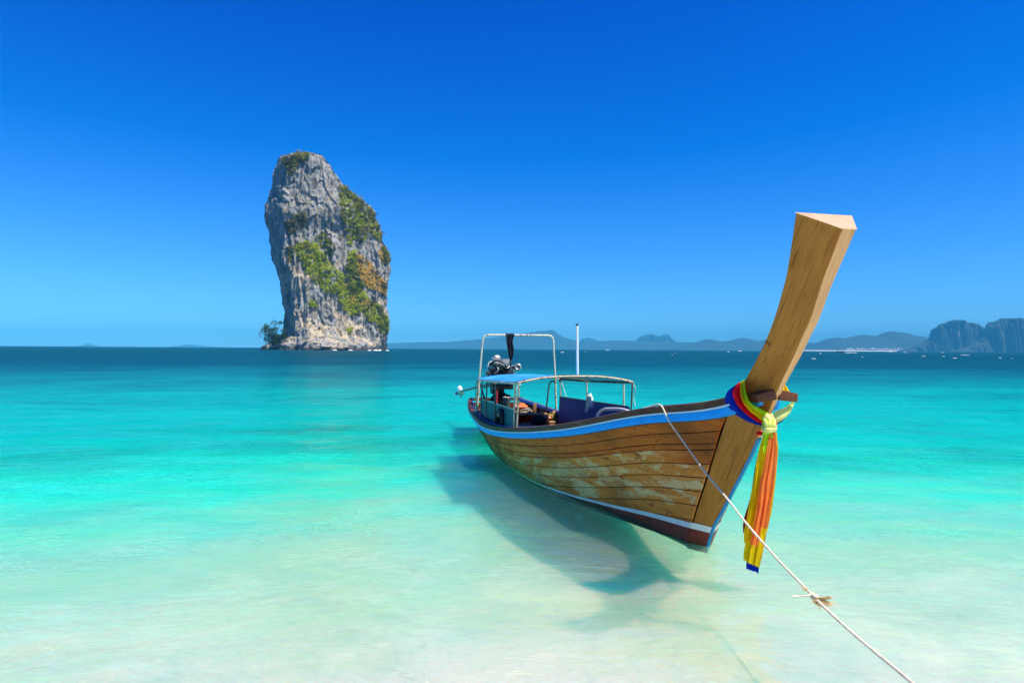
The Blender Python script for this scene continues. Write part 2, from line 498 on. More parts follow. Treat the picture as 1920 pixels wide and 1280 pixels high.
    body = t.n('ShaderNodeMixShader', {0: opac, 1: tr, 2: diff})
    gl = t.n('ShaderNodeBsdfGlossy', {'Color': (1, 1, 1), 'Roughness': t.ramp(t.math('DIVIDE', Y, 120.0), [(0.08, 0.05), (0.5, 0.16)]), 'Normal': nm})
    fr = t.n('ShaderNodeFresnel', {'IOR': 1.33, 'Normal': nm})
    frc = t.math('MINIMUM', t.math('MULTIPLY', fr, 0.6), t.ramp(t.math('DIVIDE', Y, 120.0), [(0.1, 0.26), (0.6, 0.10)]))
    mx = t.n('ShaderNodeMixShader', {0: frc, 1: body, 2: gl})
    t.t.links.new(mx.outputs[0], t.out.inputs['Surface'])
    return t.m


def radial_sheet(name, radii, zf, mat, nang=360):
    P = np.zeros((len(radii), nang, 3))
    an = np.linspace(0, 2 * math.pi, nang, endpoint=False)
    for i, r in enumerate(radii):
        P[i, :, 0] = r * np.cos(an); P[i, :, 1] = r * np.sin(an)
    P[..., 2] = zf(P[..., 0], P[..., 1])
    b = MB(); b.grid(P, closed=True, flip=False)
    c = len(b.v); b.v.append((0, 0, float(zf(np.array(0.0), np.array(0.0)))))
    for j in range(nang): b.f.append((c, j, (j + 1) % nang)); b.mi.append(0)
    o = b.build(name, mat, angle=180)
    return o


def waves(x, y):
    r = np.hypot(x, y)
    z = (0.016 * np.sin(2.1 * y + 0.5 * x + 0.8 * np.sin(0.55 * x + 0.3 * y)) + 0.012 * np.sin(3.3 * y - 1.3 * x + 1.1 * np.sin(0.9 * x))
         + 0.010 * np.sin(1.1 * x + 4.3 * y + 2 * np.sin(0.7 * y)))
    return z * np.clip((40 - r) / 25, 0, 1) * np.clip(r / 3, 0.2, 1)


water = radial_sheet('water', np.concatenate([np.geomspace(0.6, 45, 230), np.geomspace(50, 12000, 60)]), waves, water_mat())
tag(water, 'clear turquoise sea shading from pale mint shallows to deep blue', 'sea', kind='structure')


def bed_z(x, y):
    z = -0.24 - 0.028 * np.clip(y, -3, 200)
    return z + 0.02 * np.sin(1.3 * x + 0.6 * y) * np.sin(0.9 * y - 0.4 * x)


t = NT('white_sand')
n1 = t.noise(t.pos, 0.8, 6, 0.6, 0.5)
n2 = t.noise(t.map(t.pos, (1, 2.2, 1)), 2.2, 4, 0.6, 1.5)
c = t.mix(t.ramp(n1, [(0.3, 0), (0.7, 1)]), (0.72, 0.69, 0.60), (0.79, 0.76, 0.67))
sss = t.n('ShaderNodeSubsurfaceScattering', {'Color': c, 'Normal': t.bump(n2, 0.3, 0.05), 'Scale': 1.1, 'Radius': (0.12, 1.0, 0.8)}, falloff='BURLEY')
t.t.links.new(sss.outputs[0], t.out.inputs['Surface'])
bed = radial_sheet('sand_bed', np.geomspace(0.6, 220, 90), bed_z, t.m, 180)
tag(bed, 'pale sandy sea bed sloping away under the clear shallows', 'sand', kind='structure')

# ================================================================== HAZE
b = MB(); b.box((0, 0, 135), (25200, 25200, 330))
t = NT('sea_haze')
pvn = t.n('ShaderNodeVolumePrincipled', {'Color': (0.085, 0.62, 1.0, 1), 'Density': 0.000115, 'Anisotropy': -0.3})
t.t.links.new(pvn.outputs[0], t.out.inputs['Volume'])
hz = b.build('haze', t.m, smooth=False)
tag(hz, 'thin blue sea haze over the distant hills', 'haze', kind='stuff')


# ================================================================== HILLS
def hill_mat(name, green, rock, rock_amt, scale):
    t = NT(name)
    g = t.n('ShaderNodeNewGeometry')
    nz = t.n('ShaderNodeSeparateXYZ', {0: g.outputs['Normal']}).outputs[2]
    n1 = t.noise(g.outputs['Position'], scale, 6, 0.65)
    n2 = t.noise(t.map(g.outputs['Position'], (1, 1, 0.35)), scale * 1.7, 6, 0.6)
    c = t.mix(t.ramp(n1, [(0.35, 0), (0.65, 1)]), tuple(x * 0.6 for x in green), green)
    a = t.math('ADD', t.math('MULTIPLY_ADD', nz, -0.8, 0.5), t.math('MULTIPLY_ADD', n2, 1.6, -0.8))
    c = t.mix(t.ramp(a, [(rock_amt, 0), (rock_amt + 0.12, 1)]), c, rock)
    t.bsdf(c, 0.9, t.bump(n1, 0.5, 12.0))
    return t.m


M['hill'] = hill_mat('forested_hill', (0.018, 0.05, 0.035), (0.07, 0.08, 0.06), 0.75, 0.006)
M['karst'] = hill_mat('karst_headland_rock', (0.018, 0.045, 0.03), (0.30, 0.22, 0.18), 0.50, 0.014)


def ridge(name, pts, D, depth, mat, label, steep=0.8, rough=0.10, flute=0.0, nx=180, ny=18, fine=0.06):
    pts = sorted(pts)
    W = np.array([at(px, py, D) for px, py in pts])
    xs = np.linspace(W[0, 0], W[-1, 0], nx)
    top = np.interp(xs, W[:, 0], W[:, 2])
    k = np.array([0.25, 0.5, 0.25]); top = np.convolve(np.pad(top, 1, mode='edge'), k, 'valid')
    P = np.zeros((ny, nx, 3))
    for i in range(ny):
        tt = -1 + 2 * i / (ny - 1)
        for j in range(nx):
            prof = max(0.0, 1 - abs(tt) ** (1 / steep if steep < 1 else steep))
            if steep < 1: prof = (1 - abs(tt)) ** steep
            q = Vector((xs[j] / depth * 2.2, tt * 1.3, D))
            nn = noise.fractal(q, 1.0, 2.1, 5)
            h = top[j] * prof * (1 - 1.6 * rough * abs(nn) * min(1, abs(tt) * 3)) - top[j] * fine * abs(noise.noise(q * 14)) * (prof > 0.05)
            y = D + tt * depth / 2
            if flute: y += flute * depth * noise.fractal(Vector((xs[j] / depth * 5, tt * 0.6, 3.3)), 1.0, 2.0, 4) * (1 - abs(tt) * 0.5)
            P[i, j] = (xs[j], y, max(-2.0, h - 2.0 * (prof <= 0.001)))
    b = MB(); b.grid(P, flip=False)
    o = b.build(name, mat, angle=180)
    return tag(o, label, 'hill', kind='structure')


ridge('hill', [(700, 652), (725, 643), (800, 640), (840, 640), (902, 634), (940, 629), (975, 624.5), (1006, 619), (1027, 617.5), (1036, 615.5), (1041, 618), (1046, 626), (1069, 635), (1090, 640), (1152, 637), (1200, 638), (1300, 641), (1420, 644), (1500, 655)],
      8600, 1500, M['hill'], 'pale blue far ridge with a small peak behind the boat awning')
ridge('hill', [(1075, 648), (1092, 634), (1102, 631), (1115, 635), (1140, 646)], 10400, 900, M['hill'], 'faintest distant peak just right of the white pole', nx=60)
ridge('hill', [(1186, 656), (1192, 638), (1198, 632), (1210, 627), (1224, 626), (1230, 629), (1236, 630), (1246, 627), (1251, 626), (1258, 631), (1266, 640), (1280, 648), (1300, 656)],
      9600, 200, M['karst'], 'twin topped karst outcrop standing at the middle of the far shore', steep=5, flute=0.25, nx=110)
ridge('hill', [(1260, 655), (1290, 646), (1320, 636), (1332, 634), (1350, 639), (1372, 637), (1390, 632), (1402, 633), (1420, 638), (1445, 634), (1480, 640), (1500, 638), (1540, 645), (1560, 655)],
      7400, 1200, M['hill'], 'pale rolling hills seen behind the upright bow post')
ridge('hill', [(1500, 657), (1515, 650), (1530, 643), (1552, 634), (1568, 631), (1584, 633), (1600, 629), (1617, 626), (1644, 628), (1660, 621), (1671, 618.5), (1684, 621), (1698, 621.5), (1711, 627.5), (1747, 631), (1775, 640), (1820, 657)],
      6800, 1100, M['hill'], 'green forested hill above the strip of white shore houses')
ridge('hill', [(1690, 658), (1712, 652), (1735, 641), (1750, 634), (1752, 618), (1757, 611), (1766, 608), (1776, 602), (1786, 599), (1800, 599.5), (1810, 603), (1822, 604.5), (1836, 608), (1841, 614), (1853, 613.5), (1866, 618), (1880, 640), (1890, 658)],
      5200, 170, M['karst'], 'steep karst headland with bare pink cliff faces, left of the frame edge', steep=4, flute=0.35, nx=200, ny=26, rough=0.2)
ridge('hill', [(1790, 659), (1820, 648), (1846, 632), (1852, 615), (1861, 603), (1874, 598), (1888, 595), (1900, 596), (1912, 595.5), (1920, 599), (1945, 610), (1980, 622), (2020, 645), (2060, 660)],
      4900, 190, M['karst'], 'tallest karst headland running out of the frame at the right', steep=4, flute=0.35, nx=220, ny=26, rough=0.2)
ridge('hill', [(148, 649), (157, 645.5), (165, 643.5), (172, 645), (182, 649)], 9800, 200, M['hill'], 'tiny lone islet on the horizon far left', nx=40)
ridge('hill', [(320, 650), (345, 646), (352, 645), (368, 646.5), (400, 650)], 10800, 400, M['hill'], 'very low faint island on the horizon left of the tall rock', nx=40)

b = MB()
bp = [at(x, 657.3 + (x - 1500) * 0.006, 6100) for x in range(1490, 1760, 6)]
P = []
for p in bp: P.append([(p[0], 6100 - 30, 0.4), (p[0], 6100 + 10, 4 + rng.uniform(0, 3)), (p[0], 6100 + 120, 9)])
b.grid(np.array(P), flip=True)
tag(b.build('beach', plain('far_beach_sand', (0.62, 0.56, 0.45), 0.9), smooth=False), 'thin white beach line below the green forested hill', 'beach', kind='structure')

# houses on the far shore
hw = plain('far_house_wall', (0.76, 0.74, 0.72), 0.8); hr = plain('far_house_roof', (0.45, 0.36, 0.32), 0.8)
proto = {}
def far_house(i, px, py, D, w, dp, h):
    k = i % 3
    if k not in proto:
        bw = MB(); bw.box((0, 0, 0.5), (1, 1, 1))
        r_ = MB()
        r_.prism([(-0.56, -0.56, 1.003), (-0.56, 0.56, 1.003), (-0.56, 0, 1.3 + 0.1 * k)], (1.12, 0, 0))
        a = bw.build('wall', hw, smooth=False); c_ = r_.build('roof', hr if k else hw, smooth=False)
        proto[k] = (a.data, c_.data)
        bpy.data.objects.remove(a); bpy.data.objects.remove(c_)
    p = at(px, py, D)
    e = empty('house', Matrix.Translation((p[0], p[1], max(p[2], 0))))
    for nm, me in zip(('wall', 'roof'), proto[k]):
        o = bpy.data.objects.new(nm, me); COL.objects.link(o); o.parent = e; o.scale = (w, dp, h)
    e.rotation_euler.z = rng.uniform(-0.4, 0.4)
    return tag(e, 'tiny white house in the strip along the far shore', 'house', 'white houses on the far shore')
for i in range(34):
    px = 1588 + 108 * (i / 33) + rng.uniform(-2, 2)
    far_house(i, px, 656.2 - rng.uniform(0, 1.8) * (1 if i % 4 else 0) + (px - 1588) * 0.004, 6190 + rng.uniform(-40, 60), rng.uniform(7, 20), 9, rng.uniform(5, 11))


# ================================================================== LIMESTONE STACK
RD = 560.0
ZS = 3.047
def rz(x, y): return (x / ZS + 460, y / ZS + 260)
Lp = [(250, 108), (222, 112), (195, 125), (172, 165), (157, 235), (143, 310), (128, 370), (114, 405), (112, 440), (128, 480), (147, 530), (152, 610), (158, 690), (180, 750), (195, 820), (206, 900), (216, 960), (222, 1030), (216, 1080), (205, 1120), (170, 1150), (120, 1172), (92, 1188), (90, 1205), (90, 1230)]
Rp = [(330, 86), (372, 86), (430, 100), (468, 130), (492, 155), (520, 212), (562, 262), (622, 322), (690, 372), (732, 405), (750, 455), (774, 510), (784, 580), (808, 630), (824, 690), (830, 745), (816, 830), (810, 900), (806, 980), (815, 1060), (822, 1110), (812, 1160), (806, 1205), (806, 1230)]
Gp = [(260, 100), (215, 200), (195, 300), (190, 400), (190, 520), (192, 640), (198, 720), (250, 800), (268, 900), (272, 980), (290, 1060), (320, 1130), (400, 1180), (400, 1230)]   # shadow edge
tw = lambda L: np.array([at(*rz(*q), RD)[[0, 2]] for q in L])
Lw, Rw, Gw = tw(Lp), tw(Rp), tw(Gp)
def byz(W, z):
    o = np.argsort(W[:, 1]); return np.interp(z, W[o, 1], W[o, 0])
zt_ = at(*rz(300, 80), RD)[2]
NZ, NA = 230, 300
zs_ = np.linspace(-3, zt_, NZ)
rock_v = np.zeros((NZ, NA, 3))
for i, z in enumerate(zs_):
    xl, xr, xg = byz(Lw, z), byz(Rw, z), byz(Gw, z)
    if z > zt_ - 8:
        k = (zt_ - z) / 8; mid = (byz(Lw, zt_ - 8) + byz(Rw, zt_ - 8)) / 2
        kk = math.sqrt(max(0.02, 1 - (1 - k) ** 2)); xl = mid + (byz(Lw, zt_ - 8) - mid) * kk; xr = mid + (byz(Rw, zt_ - 8) - mid) * kk
    w = xr - xl
    fr = min(max((xg + 4.0 - xl) / w, 0.12), 0.5)
    D1, D2, Db = 0.95 * fr * w, 0.40 * w, 0.36 * w       # ridge stands out to the front, right flank falls back
    for j in range(NA):
        a = j / NA
        if a < 0.68:
            s_ = 0.5 - 0.5 * math.cos(math.pi * a / 0.68)
            s_ = 0.35 * s_ + 0.65 * a / 0.68
            t_ = max(0.0, (s_ - fr) / (1 - fr))
            y = RD - D1 * (s_ / fr) if s_ < fr else RD - D1 + (D1 + D2) * t_ ** 1.35
        else:
            s_ = 1 - (a - 0.68) / 0.32
            y = RD + D2 * s_ + Db * math.sqrt(max(0, 1 - (2 * s_ - 1) ** 2))
        rock_v[i, j] = (xl + s_ * w + (y - RD) * (xl + s_ * w) / RD, y, z + max(0.0, (y - RD) / RD) * (z - EYE) * min(1, z / 20 if z > 0 else 0))
# displacement: bays, flutes, ledges, blocks
cen = np.array([rock_v[..., 0].mean(1), np.full(NZ, RD)]).T
def rg(v): return 1 - 2 * abs(v)
out_v = rock_v.copy()
zoff = 6 * np.array([[noise.noise(Vector((p[0] / 22, p[1] / 22, 4.0))) for p in row[::1]] for row in rock_v[::NZ // 2 + 1]])[0]
for i in range(NZ):
    for j in range(NA):
        p = rock_v[i, j]
        a = rock_v[i, (j + 1) % NA] - rock_v[i, j - 1]
        n = np.array([a[1], -a[0]]); n /= np.linalg.norm(n) + 1e-9
        q = Vector(p)
        big = noise.fractal(Vector((q.x / 30, q.y / 30, q.z / 55)), 1.0, 2.0, 3)
        warp = noise.noise(Vector((q.x / 12, q.y / 12, q.z / 30))) * 1.2
        flute = rg(noise.noise(Vector((q.x / 7.5 + warp, q.y / 7.5, q.z / 42 + warp))))
        flute2 = rg(noise.noise(Vector((q.x / 3.2, q.y / 3.2, q.z / 16 + warp))))
        cell = noise.cell(Vector((q.x / 5 + warp * .6, q.y / 5, q.z / 11 + warp)))
        fine = noise.fractal(Vector((q.x / 3.5, q.y / 3.5, q.z / 4.5)), 1.0, 2.1, 4)
        d = 5.0 * big + 2.6 * (flute - 0.45) + 1.2 * (flute2 - 0.4) + 1.8 * cell + 1.3 * fine
        edge = (0.45 + 0.55 * min(1, max(0, (n[0] + 0.75) / 0.6))) if n[0] < 0 else 1 - 0.6 * abs(n[0]) ** 2
        # sea notch
        if -1 < q.z < 6: d -= 3.2 * math.exp(-((q.z - 2.0) / 1.9) ** 2) * (0.4 + 0.6 * abs(noise.noise(Vector((q.x / 14, q.y / 14, 1)))) * 2)
        out_v[i, j, :2] += n * d * edge
        out_v[i, j, 2] += 0.8 * noise.noise(Vector((q.x / 9, q.y / 9, q.z / 9 + 7)))
b = MB(); b.grid(out_v, closed=True)
cidx = len(b.v); b.v.append(tuple(out_v[-1].mean(0) + np.array([0, 0, 0.8])))
for j in range(NA): b.f.append((cidx, (NZ - 1) * NA + j, (NZ - 1) * NA + (j + 1) % NA)); b.mi.append(0)


def limestone():
    t = NT('limestone')
    g = t.n('ShaderNodeNewGeometry')
    P = g.outputs['Position']
    z = t.n('ShaderNodeSeparateXYZ', {0: P}).outputs[2]
    st = t.noise(t.map(P, (1, 1, 0.16)), 0.24, 8, 0.68, 0.5)
    bl = t.noise(P, 0.09, 6, 0.62, 0.6)
    fn = t.noise(t.map(P, (1, 1, 0.5)), 0.55, 7, 0.7)
    c = t.mix(t.ramp(st, [(0.33, 0), (0.62, 1)]), (0.055, 0.062, 0.072), (0.36, 0.36, 0.35))
    c = t.mix(t.ramp(fn, [(0.54, 0), (0.74, 0.7)]), c, (0.46, 0.44, 0.41))
    low = t.ramp(t.math('DIVIDE', z, 165.0), [(0.0, 1), (0.25, 0.85), (0.5, 0.25), (0.8, 0.1)])
    tanm = t.math('MULTIPLY', t.ramp(bl, [(0.47, 0), (0.55, 1)]), low)
    tan = t.mix(t.ramp(fn, [(0.35, 0), (0.65, 1)]), (0.36, 0.28, 0.18), (0.62, 0.53, 0.40))
    c = t.mix(tanm, c, tan)
    orange = t.noise(t.map(P, (1, 1, 0.4), loc=(30, 8, 4)), 0.075, 5, 0.6, 0.4)
    c = t.mix(t.ramp(orange, [(0.65, 0), (0.70, 0.6)]), c, (0.36, 0.22, 0.10))
    cr = t.noise(t.map(P, (1, 1, 0.22), loc=(3, 3, 9)), 0.33, 5, 0.7, 1.0)
    c = t.mix(t.ramp(cr, [(0.33, 0.9), (0.44, 0)]), c, (0.025, 0.027, 0.034))
    veg = t.noise(t.map(P, loc=(7, 1, 2)), 0.16, 6, 0.7)
    c = t.mix(t.ramp(veg, [(0.61, 0), (0.67, 0.8)]), c, (0.12, 0.13, 0.035))
    wet = t.ramp(t.math('DIVIDE', z, 10.0), [(0.1, 1), (0.3, 0)])
    c = t.mix(wet, c, (0.04, 0.035, 0.03))
    t.bsdf(c, 0.85, t.bump(t.math('ADD', st, t.math('MULTIPLY', fn, 0.6)), 0.9, 2.2))
    return t.m


rock_o = b.build('limestone_stack', limestone(), angle=60)
tag(rock_o, 'tall leaning grey limestone stack rising alone from the sea', 'sea stack')
bvh = BVHTree.FromPolygons([Vector(v) for v in b.v], [tuple(f) for f in b.f])


def leaf_mat(name, cols):
    t = NT(name)
    i = t.noise(t.pos, 0.7, 4, 0.7)
    c = t.ramp(i, [(0.25, cols[0]), (0.5, cols[1]), (0.75, cols[2])])
    d = t.n('ShaderNodeBsdfDiffuse', {'Color': c})
    tr = t.n('ShaderNodeBsdfTranslucent', {'Color': c})
    mx = t.n('ShaderNodeMixShader', {0: 0.3, 1: d, 2: tr})
    t.t.links.new(mx.outputs[0], t.out.inputs['Surface'])
    return t.m


LF = {
    'bright': leaf_mat('bright_green_leaves', ((0.26, 0.35, 0.015), (0.50, 0.58, 0.025), (0.72, 0.72, 0.07))),
    'mid': leaf_mat('olive_green_leaves', ((0.15, 0.19, 0.02), (0.31, 0.34, 0.035), (0.50, 0.48, 0.08))),
    'dark': leaf_mat('dark_green_leaves', ((0.025, 0.05, 0.015), (0.05, 0.085, 0.02), (0.09, 0.12, 0.035))),
    'dry': leaf_mat('dry_orange_grass', ((0.55, 0.37, 0.06), (0.75, 0.53, 0.10), (0.85, 0.68, 0.20))),
    'grey': leaf_mat('grey_brown_twigs', ((0.14, 0.12, 0.06), (0.24, 0.19, 0.09), (0.32, 0.26, 0.13))),
}


def leaves(b, c, r, n, size, flat=0.7):
    """a bush: many leaf clumps through an uneven volume"""
    for _ in range(n):
        d = rng.normal(size=3); d /= np.linalg.norm(d)
        p = np.asarray(c) + d * r * rng.uniform(0.25, 1.0) ** 0.5 * np.array([1, 1, flat]) * rng.uniform(0.75, 1.15)
        u = rng.normal(size=3); u /= np.linalg.norm(u)
        w = np.cross(u, rng.normal(size=3)); w /= np.linalg.norm(w) + 1e-9
        s = size * rng.uniform(0.5, 1.25)
        b.add([p - u * s, p - w * s * 0.6, p + u * s, p + w * s * 0.6], [(0, 1, 2, 3)])


def hit(px, py):
    v = ray(px, py); v = v / np.linalg.norm(v)
    loc, nrm, _, dist = bvh.ray_cast(Vector((0, 0, EYE)), Vector(v))
    return (np.array(loc), np.array(nrm)) if loc is not None else (None, None)


def inpoly(x, y, P):
    c = False
    for i in range(len(P)):
        (x1, y1), (x2, y2) = P[i], P[i - 1]
        if (y1 > y) != (y2 > y) and x < (x2 - x1) * (y - y1) / (y2 - y1) + x1: c = not c
    return c


def thicket(name, poly, n, mats, label, rmin=1.2, rmax=3.2, size=0.5, dens=46, cat='shrubs', lift=0.5):
    P = [rz(*q) for q in poly]
    xs = [p[0] for p in P]; ys = [p[1] for p in P]
    bb = MB(); tries = 0; k = 0
    while k < n and tries < n * 30:
        tries += 1
        x, y = rng.uniform(min(xs), max(xs)), rng.uniform(min(ys), max(ys))
        if not inpoly(x, y, P): continue
        p, nr = hit(x, y)
        if p is None: continue
        r = rng.uniform(rmin, rmax)
        nn = noise.noise(Vector((p[0] / 9, p[2] / 9, 2.2)))
        bb.cur = int(min(len(mats) - 1, max(0, math.floor((nn * 0.9 + 0.5 + rng.uniform(-.25, .25)) * len(mats)))))
        leaves(bb, p + nr * r * lift + np.array([0, 0, 0.2 * r]), r, dens, size)
        k += 1
    o = bb.build(name, [LF[m] for m in mats], smooth=False)
    return tag(o, label, cat)


thicket('shrub_thicket', [(208, 112), (330, 74), (376, 82), (350, 125), (300, 145), (275, 215), (235, 200)], 120, ['mid', 'dark', 'grey', 'mid'], 'olive shrubs capping the summit of the limestone stack', 1.0, 2.6)
thicket('shrub_thicket', [(530, 260), (600, 290), (690, 365), (740, 415), (775, 500), (785, 580), (760, 590), (700, 530), (670, 600), (625, 570), (590, 620), (575, 520), (540, 420)], 420, ['mid', 'bright', 'dark', 'mid', 'grey', 'mid'], 'olive green thicket on the upper right shoulder of the stack', 1.0, 3.0)
thicket('shrub_thicket', [(290, 620), (330, 580), (400, 600), (450, 640), (480, 720), (550, 775), (575, 860), (520, 890), (450, 870), (390, 810), (350, 760), (312, 690)], 420, ['mid', 'bright', 'bright', 'mid', 'bright'], 'bright green belt of shrubs slanting across the middle of the stack', 1.0, 3.0)
thicket('shrub_thicket', [(530, 840), (600, 830), (690, 890), (710, 960), (650, 1005), (600, 1015), (550, 960)], 260, ['bright', 'bright', 'mid', 'dry'], 'yellow green shrub mass at the lower middle of the stack')
thicket('shrub_thicket', [(680, 950), (740, 930), (790, 990), (824, 1060), (820, 1115), (770, 1105), (740, 1055), (690, 1035)], 240, ['mid', 'bright', 'mid', 'dark', 'grey'], 'olive shrubs hanging over the lower right edge of the stack')
thicket('shrub_thicket', [(585, 650), (625, 640), (640, 780), (690, 860), (650, 890), (600, 830), (580, 740)], 170, ['mid', 'dark', 'bright', 'mid'], 'dark green shrubs just left of the dry orange grass slope')
thicket('dry_grass', [(610, 650), (670, 675), (715, 715), (765, 785), (812, 835), (808, 895), (760, 875), (700, 855), (660, 800), (630, 725)], 620, ['dry', 'dry', 'dry', 'dry', 'grey'], 'dry orange grass slope on the right flank of the stack', 0.7, 1.6, 0.4, 26, 'grass')['kind'] = 'stuff'
thicket('shrub_thicket', [(235, 480), (290, 425), (340, 405), (340, 480), (305, 535), (250, 545)], 100, ['mid', 'grey', 'dark', 'grey'], 'brownish bushes on a ledge of the upper left face of the stack', 1.0, 2.4)
thicket('shrub_thicket', [(400, 560), (440, 535), (480, 560), (520, 640), (480, 680), (440, 640)], 70, ['dark', 'mid', 'grey'], 'dark bushes in the centre of the grey cliff face', 0.9, 2.2)
thicket('shrub_thicket', [(360, 930), (380, 915), (405, 935), (400, 965), (370, 960)], 22, ['bright'], 'single bright bush on the pale lower left face of the stack', 1.0, 2.0)
thicket('shrub_thicket', [(575, 1090), (610, 1080), (622, 1100), (600, 1115)], 16, ['bright'], 'small lime bush just above the waterline boulders', 0.9, 1.8)
thicket('shrub_thicket', [(765, 650), (800, 600), (828, 690), (812, 725), (775, 710)], 80, ['mid', 'grey', 'dry'], 'brown scrub on the right edge above the orange slope', 0.9, 2.0)
thicket('shrub_thicket', [(235, 640), (260, 590), (285, 600), (270, 700), (240, 730)], 40, ['mid', 'grey'], 'thin olive scrub on the ridge beside the shaded left face', 0.8, 1.6)
# loose small tufts everywhere on the front of the rock
bb = MB()
for _ in range(2600):
    p, nr = hit(rng.uniform(495, 735), rng.uniform(285, 645))
    if p is None or nr[2] < rng.uniform(-0.15, 0.30) or p[2] < 8: continue
    bb.cur = int(rng.integers(0, 3))
    r = rng.uniform(0.4, 1.2)
    leaves(bb, p + nr * r * 0.3, r, 12, 0.38)
tag(bb.build('cliff_tufts', [LF['mid'], LF['grey'], LF['dry']], smooth=False), 'small tufts of scrub scattered in the cracks of the stack', 'scrub', kind='stuff')
# dark tree at the left foot
p0 = at(*rz(165, 1150), RD - 8)
tr_e = empty('ledge_tree', Matrix.Translation((p0[0], p0[1], p0[2] - 4)))
tag(tr_e, 'dark windswept tree at the shaded left foot of the stack', 'tree')
bt = MB((p0[0], p0[1], p0[2] - 4)); bl_ = MB((p0[0], p0[1], p0[2] - 4))
tips = []
tree_poly = [(98, 1140), (104, 1092), (128, 1062), (160, 1046), (205, 1036), (222, 1090), (222, 1165), (150, 1172), (112, 1165)]
while len(tips) < 30:
    q = (rng.uniform(92, 225), rng.uniform(1036, 1172))
    if inpoly(q[0], q[1], tree_poly): tips.append(rz(*q))
for q in tips:
    e = at(q[0], q[1], RD - 10 + rng.uniform(-5, 4))
    s0 = np.array([p0[0], p0[1], p0[2] - 4])
    bt.tube(cspline([s0, s0 * 0.55 + e * 0.45 + rng.normal(size=3) * 0.7, e], 8), np.linspace(0.5, 0.12, 8), 5)
    leaves(bl_, e, rng.uniform(2.0, 3.6), 170, 0.42, 0.75)
for q in ((92, 1090), (85, 1110), (88, 1130), (100, 1080)):
    e = at(*rz(*q), RD - 8)
    bl_.cur = 1
    leaves(bl_, e, 1.8, 50, 0.35, 0.8)
bt.build('trunk', M['inner_wood'], tr_e); bl_.build('crown', [LF['dark'], LF['grey']], tr_e, smooth=False)
# boulders at its foot
def boulder(px, py, w, h, seed, label, D=RD - 26):
    p = at(px, py, D)
    bb = MB(); bb.blob((0, 0, 0), (w / 2, w * 0.4, h / 2), seed, 0.7, 22, 14, 2.0)
    o = bb.build('boulder', rock_o.data.materials[0], matrix=Matrix.Translation(p))
    return tag(o, label, 'boulder')
boulder(614, 653, 16, 7, 3, 'long low grey boulder at the middle of the waterline of the stack', RD - 46)
boulder(640, 652, 11, 8, 5, 'pale rounded boulder right of the long low one at the foot of the stack', RD - 44)

# ================================================================== WHITECAPS
bb = MB()
def cap(x, y, w, dp, h, sd):
    n = 9
    P = []
    for k in range(4):
        rr = [1, 0.75, 0.4, 0.05][k]; zz = [0, 0.6, 0.95, 1.0][k] * h
        P.append([(x + w / 2 * rr * math.cos(a) * (1 + 0.4 * noise.noise(Vector((a, sd, k * .2)))), y + dp / 2 * rr * math.sin(a) * (1 + 0.4 * noise.noise(Vector((a, sd + 9, 0)))), zz + 0.004) for a in np.linspace(0, 2 * math.pi, n, endpoint=False)])
    bb.grid(np.array(P), closed=True)
for i in range(60):
    y = 1.9 * 1250 / (1.2 + 15 * rng.random() ** 1.4)
    x = rng.uniform(-0.8, 0.8) * y
    if x < 0.05 * y and rng.random() < 0.85: continue
    w = y * rng.uniform(0.0012, 0.0026) * (1 + 3 * rng.random() ** 4); cap(x, y, w, w * rng.uniform(1, 2.5), y * rng.uniform(0.0002, 0.0005), i)
for i in range(7):
    px = rng.uniform(575, 730); p = at(px, 655.8 + rng.uniform(0, 1.3), RD - 50 - rng.uniform(0, 15))
    if i < 4: px = rng.choice([625, 652, 690, 705, 722]); p = at(px + rng.normal() * 4, 655.9, RD - 52)
    cap(p[0], p[1], rng.uniform(1, 4), 2, rng.uniform(0.3, 0.8), i)
wc = bb.build('whitecaps', plain('sea_foam', (0.8, 0.82, 0.83), 0.8, 0.05), angle=180)
tag(wc, 'small white breaking crests scattered over the deep blue water', 'foam', kind='stuff')

# ================================================================== LONGTAIL BOAT
TH = rad(13.336)
FOOT = np.array([1.8677, 6.4284, 0.0])
FWD = np.array([math.sin(TH), -math.cos(TH), 0]); STB = np.array([-math.cos(TH), -math.sin(TH), 0])
BM = Matrix(((FWD[0], -STB[0], 0, FOOT[0]), (FWD[1], -STB[1], 0, FOOT[1]), (0, 0, 1, 0), (0, 0, 0, 1)))


def L(u, s, z):            # u metres aft of the bow foot, s to starboard, z above the water -> boat space
    return np.array([-u, -s, z], float)


def to_local(Pw):
    d = np.asarray(Pw) - FOOT
    return np.array([d @ FWD, -(d @ STB), d[2]])


def on_plane(q, s):        # picture point on the fore-and-aft plane s metres to starboard
    v = ray(*q); Q = FOOT + s * STB; O = np.array([0, 0, EYE])
    return to_local(O + v * (((Q - O) @ STB) / (v @ STB)))


def on_stat(q, u):         # picture point on the cross plane at station u
    v = ray(*q); Q = FOOT - u * FWD; O = np.array([0, 0, EYE])
    return to_local(O + v * (((Q - O) @ FWD) / (v @ FWD)))


def thing_at(name, p, label, cat, group=None):
    e = empty(name, BM @ Matrix.Translation(Vector(p)))
    return tag(e, label, cat, group)


boat = empty('longtail_boat', BM)
tag(boat, 'weathered wooden longtail boat with a high upright bow post, moored in the shallows', 'boat')

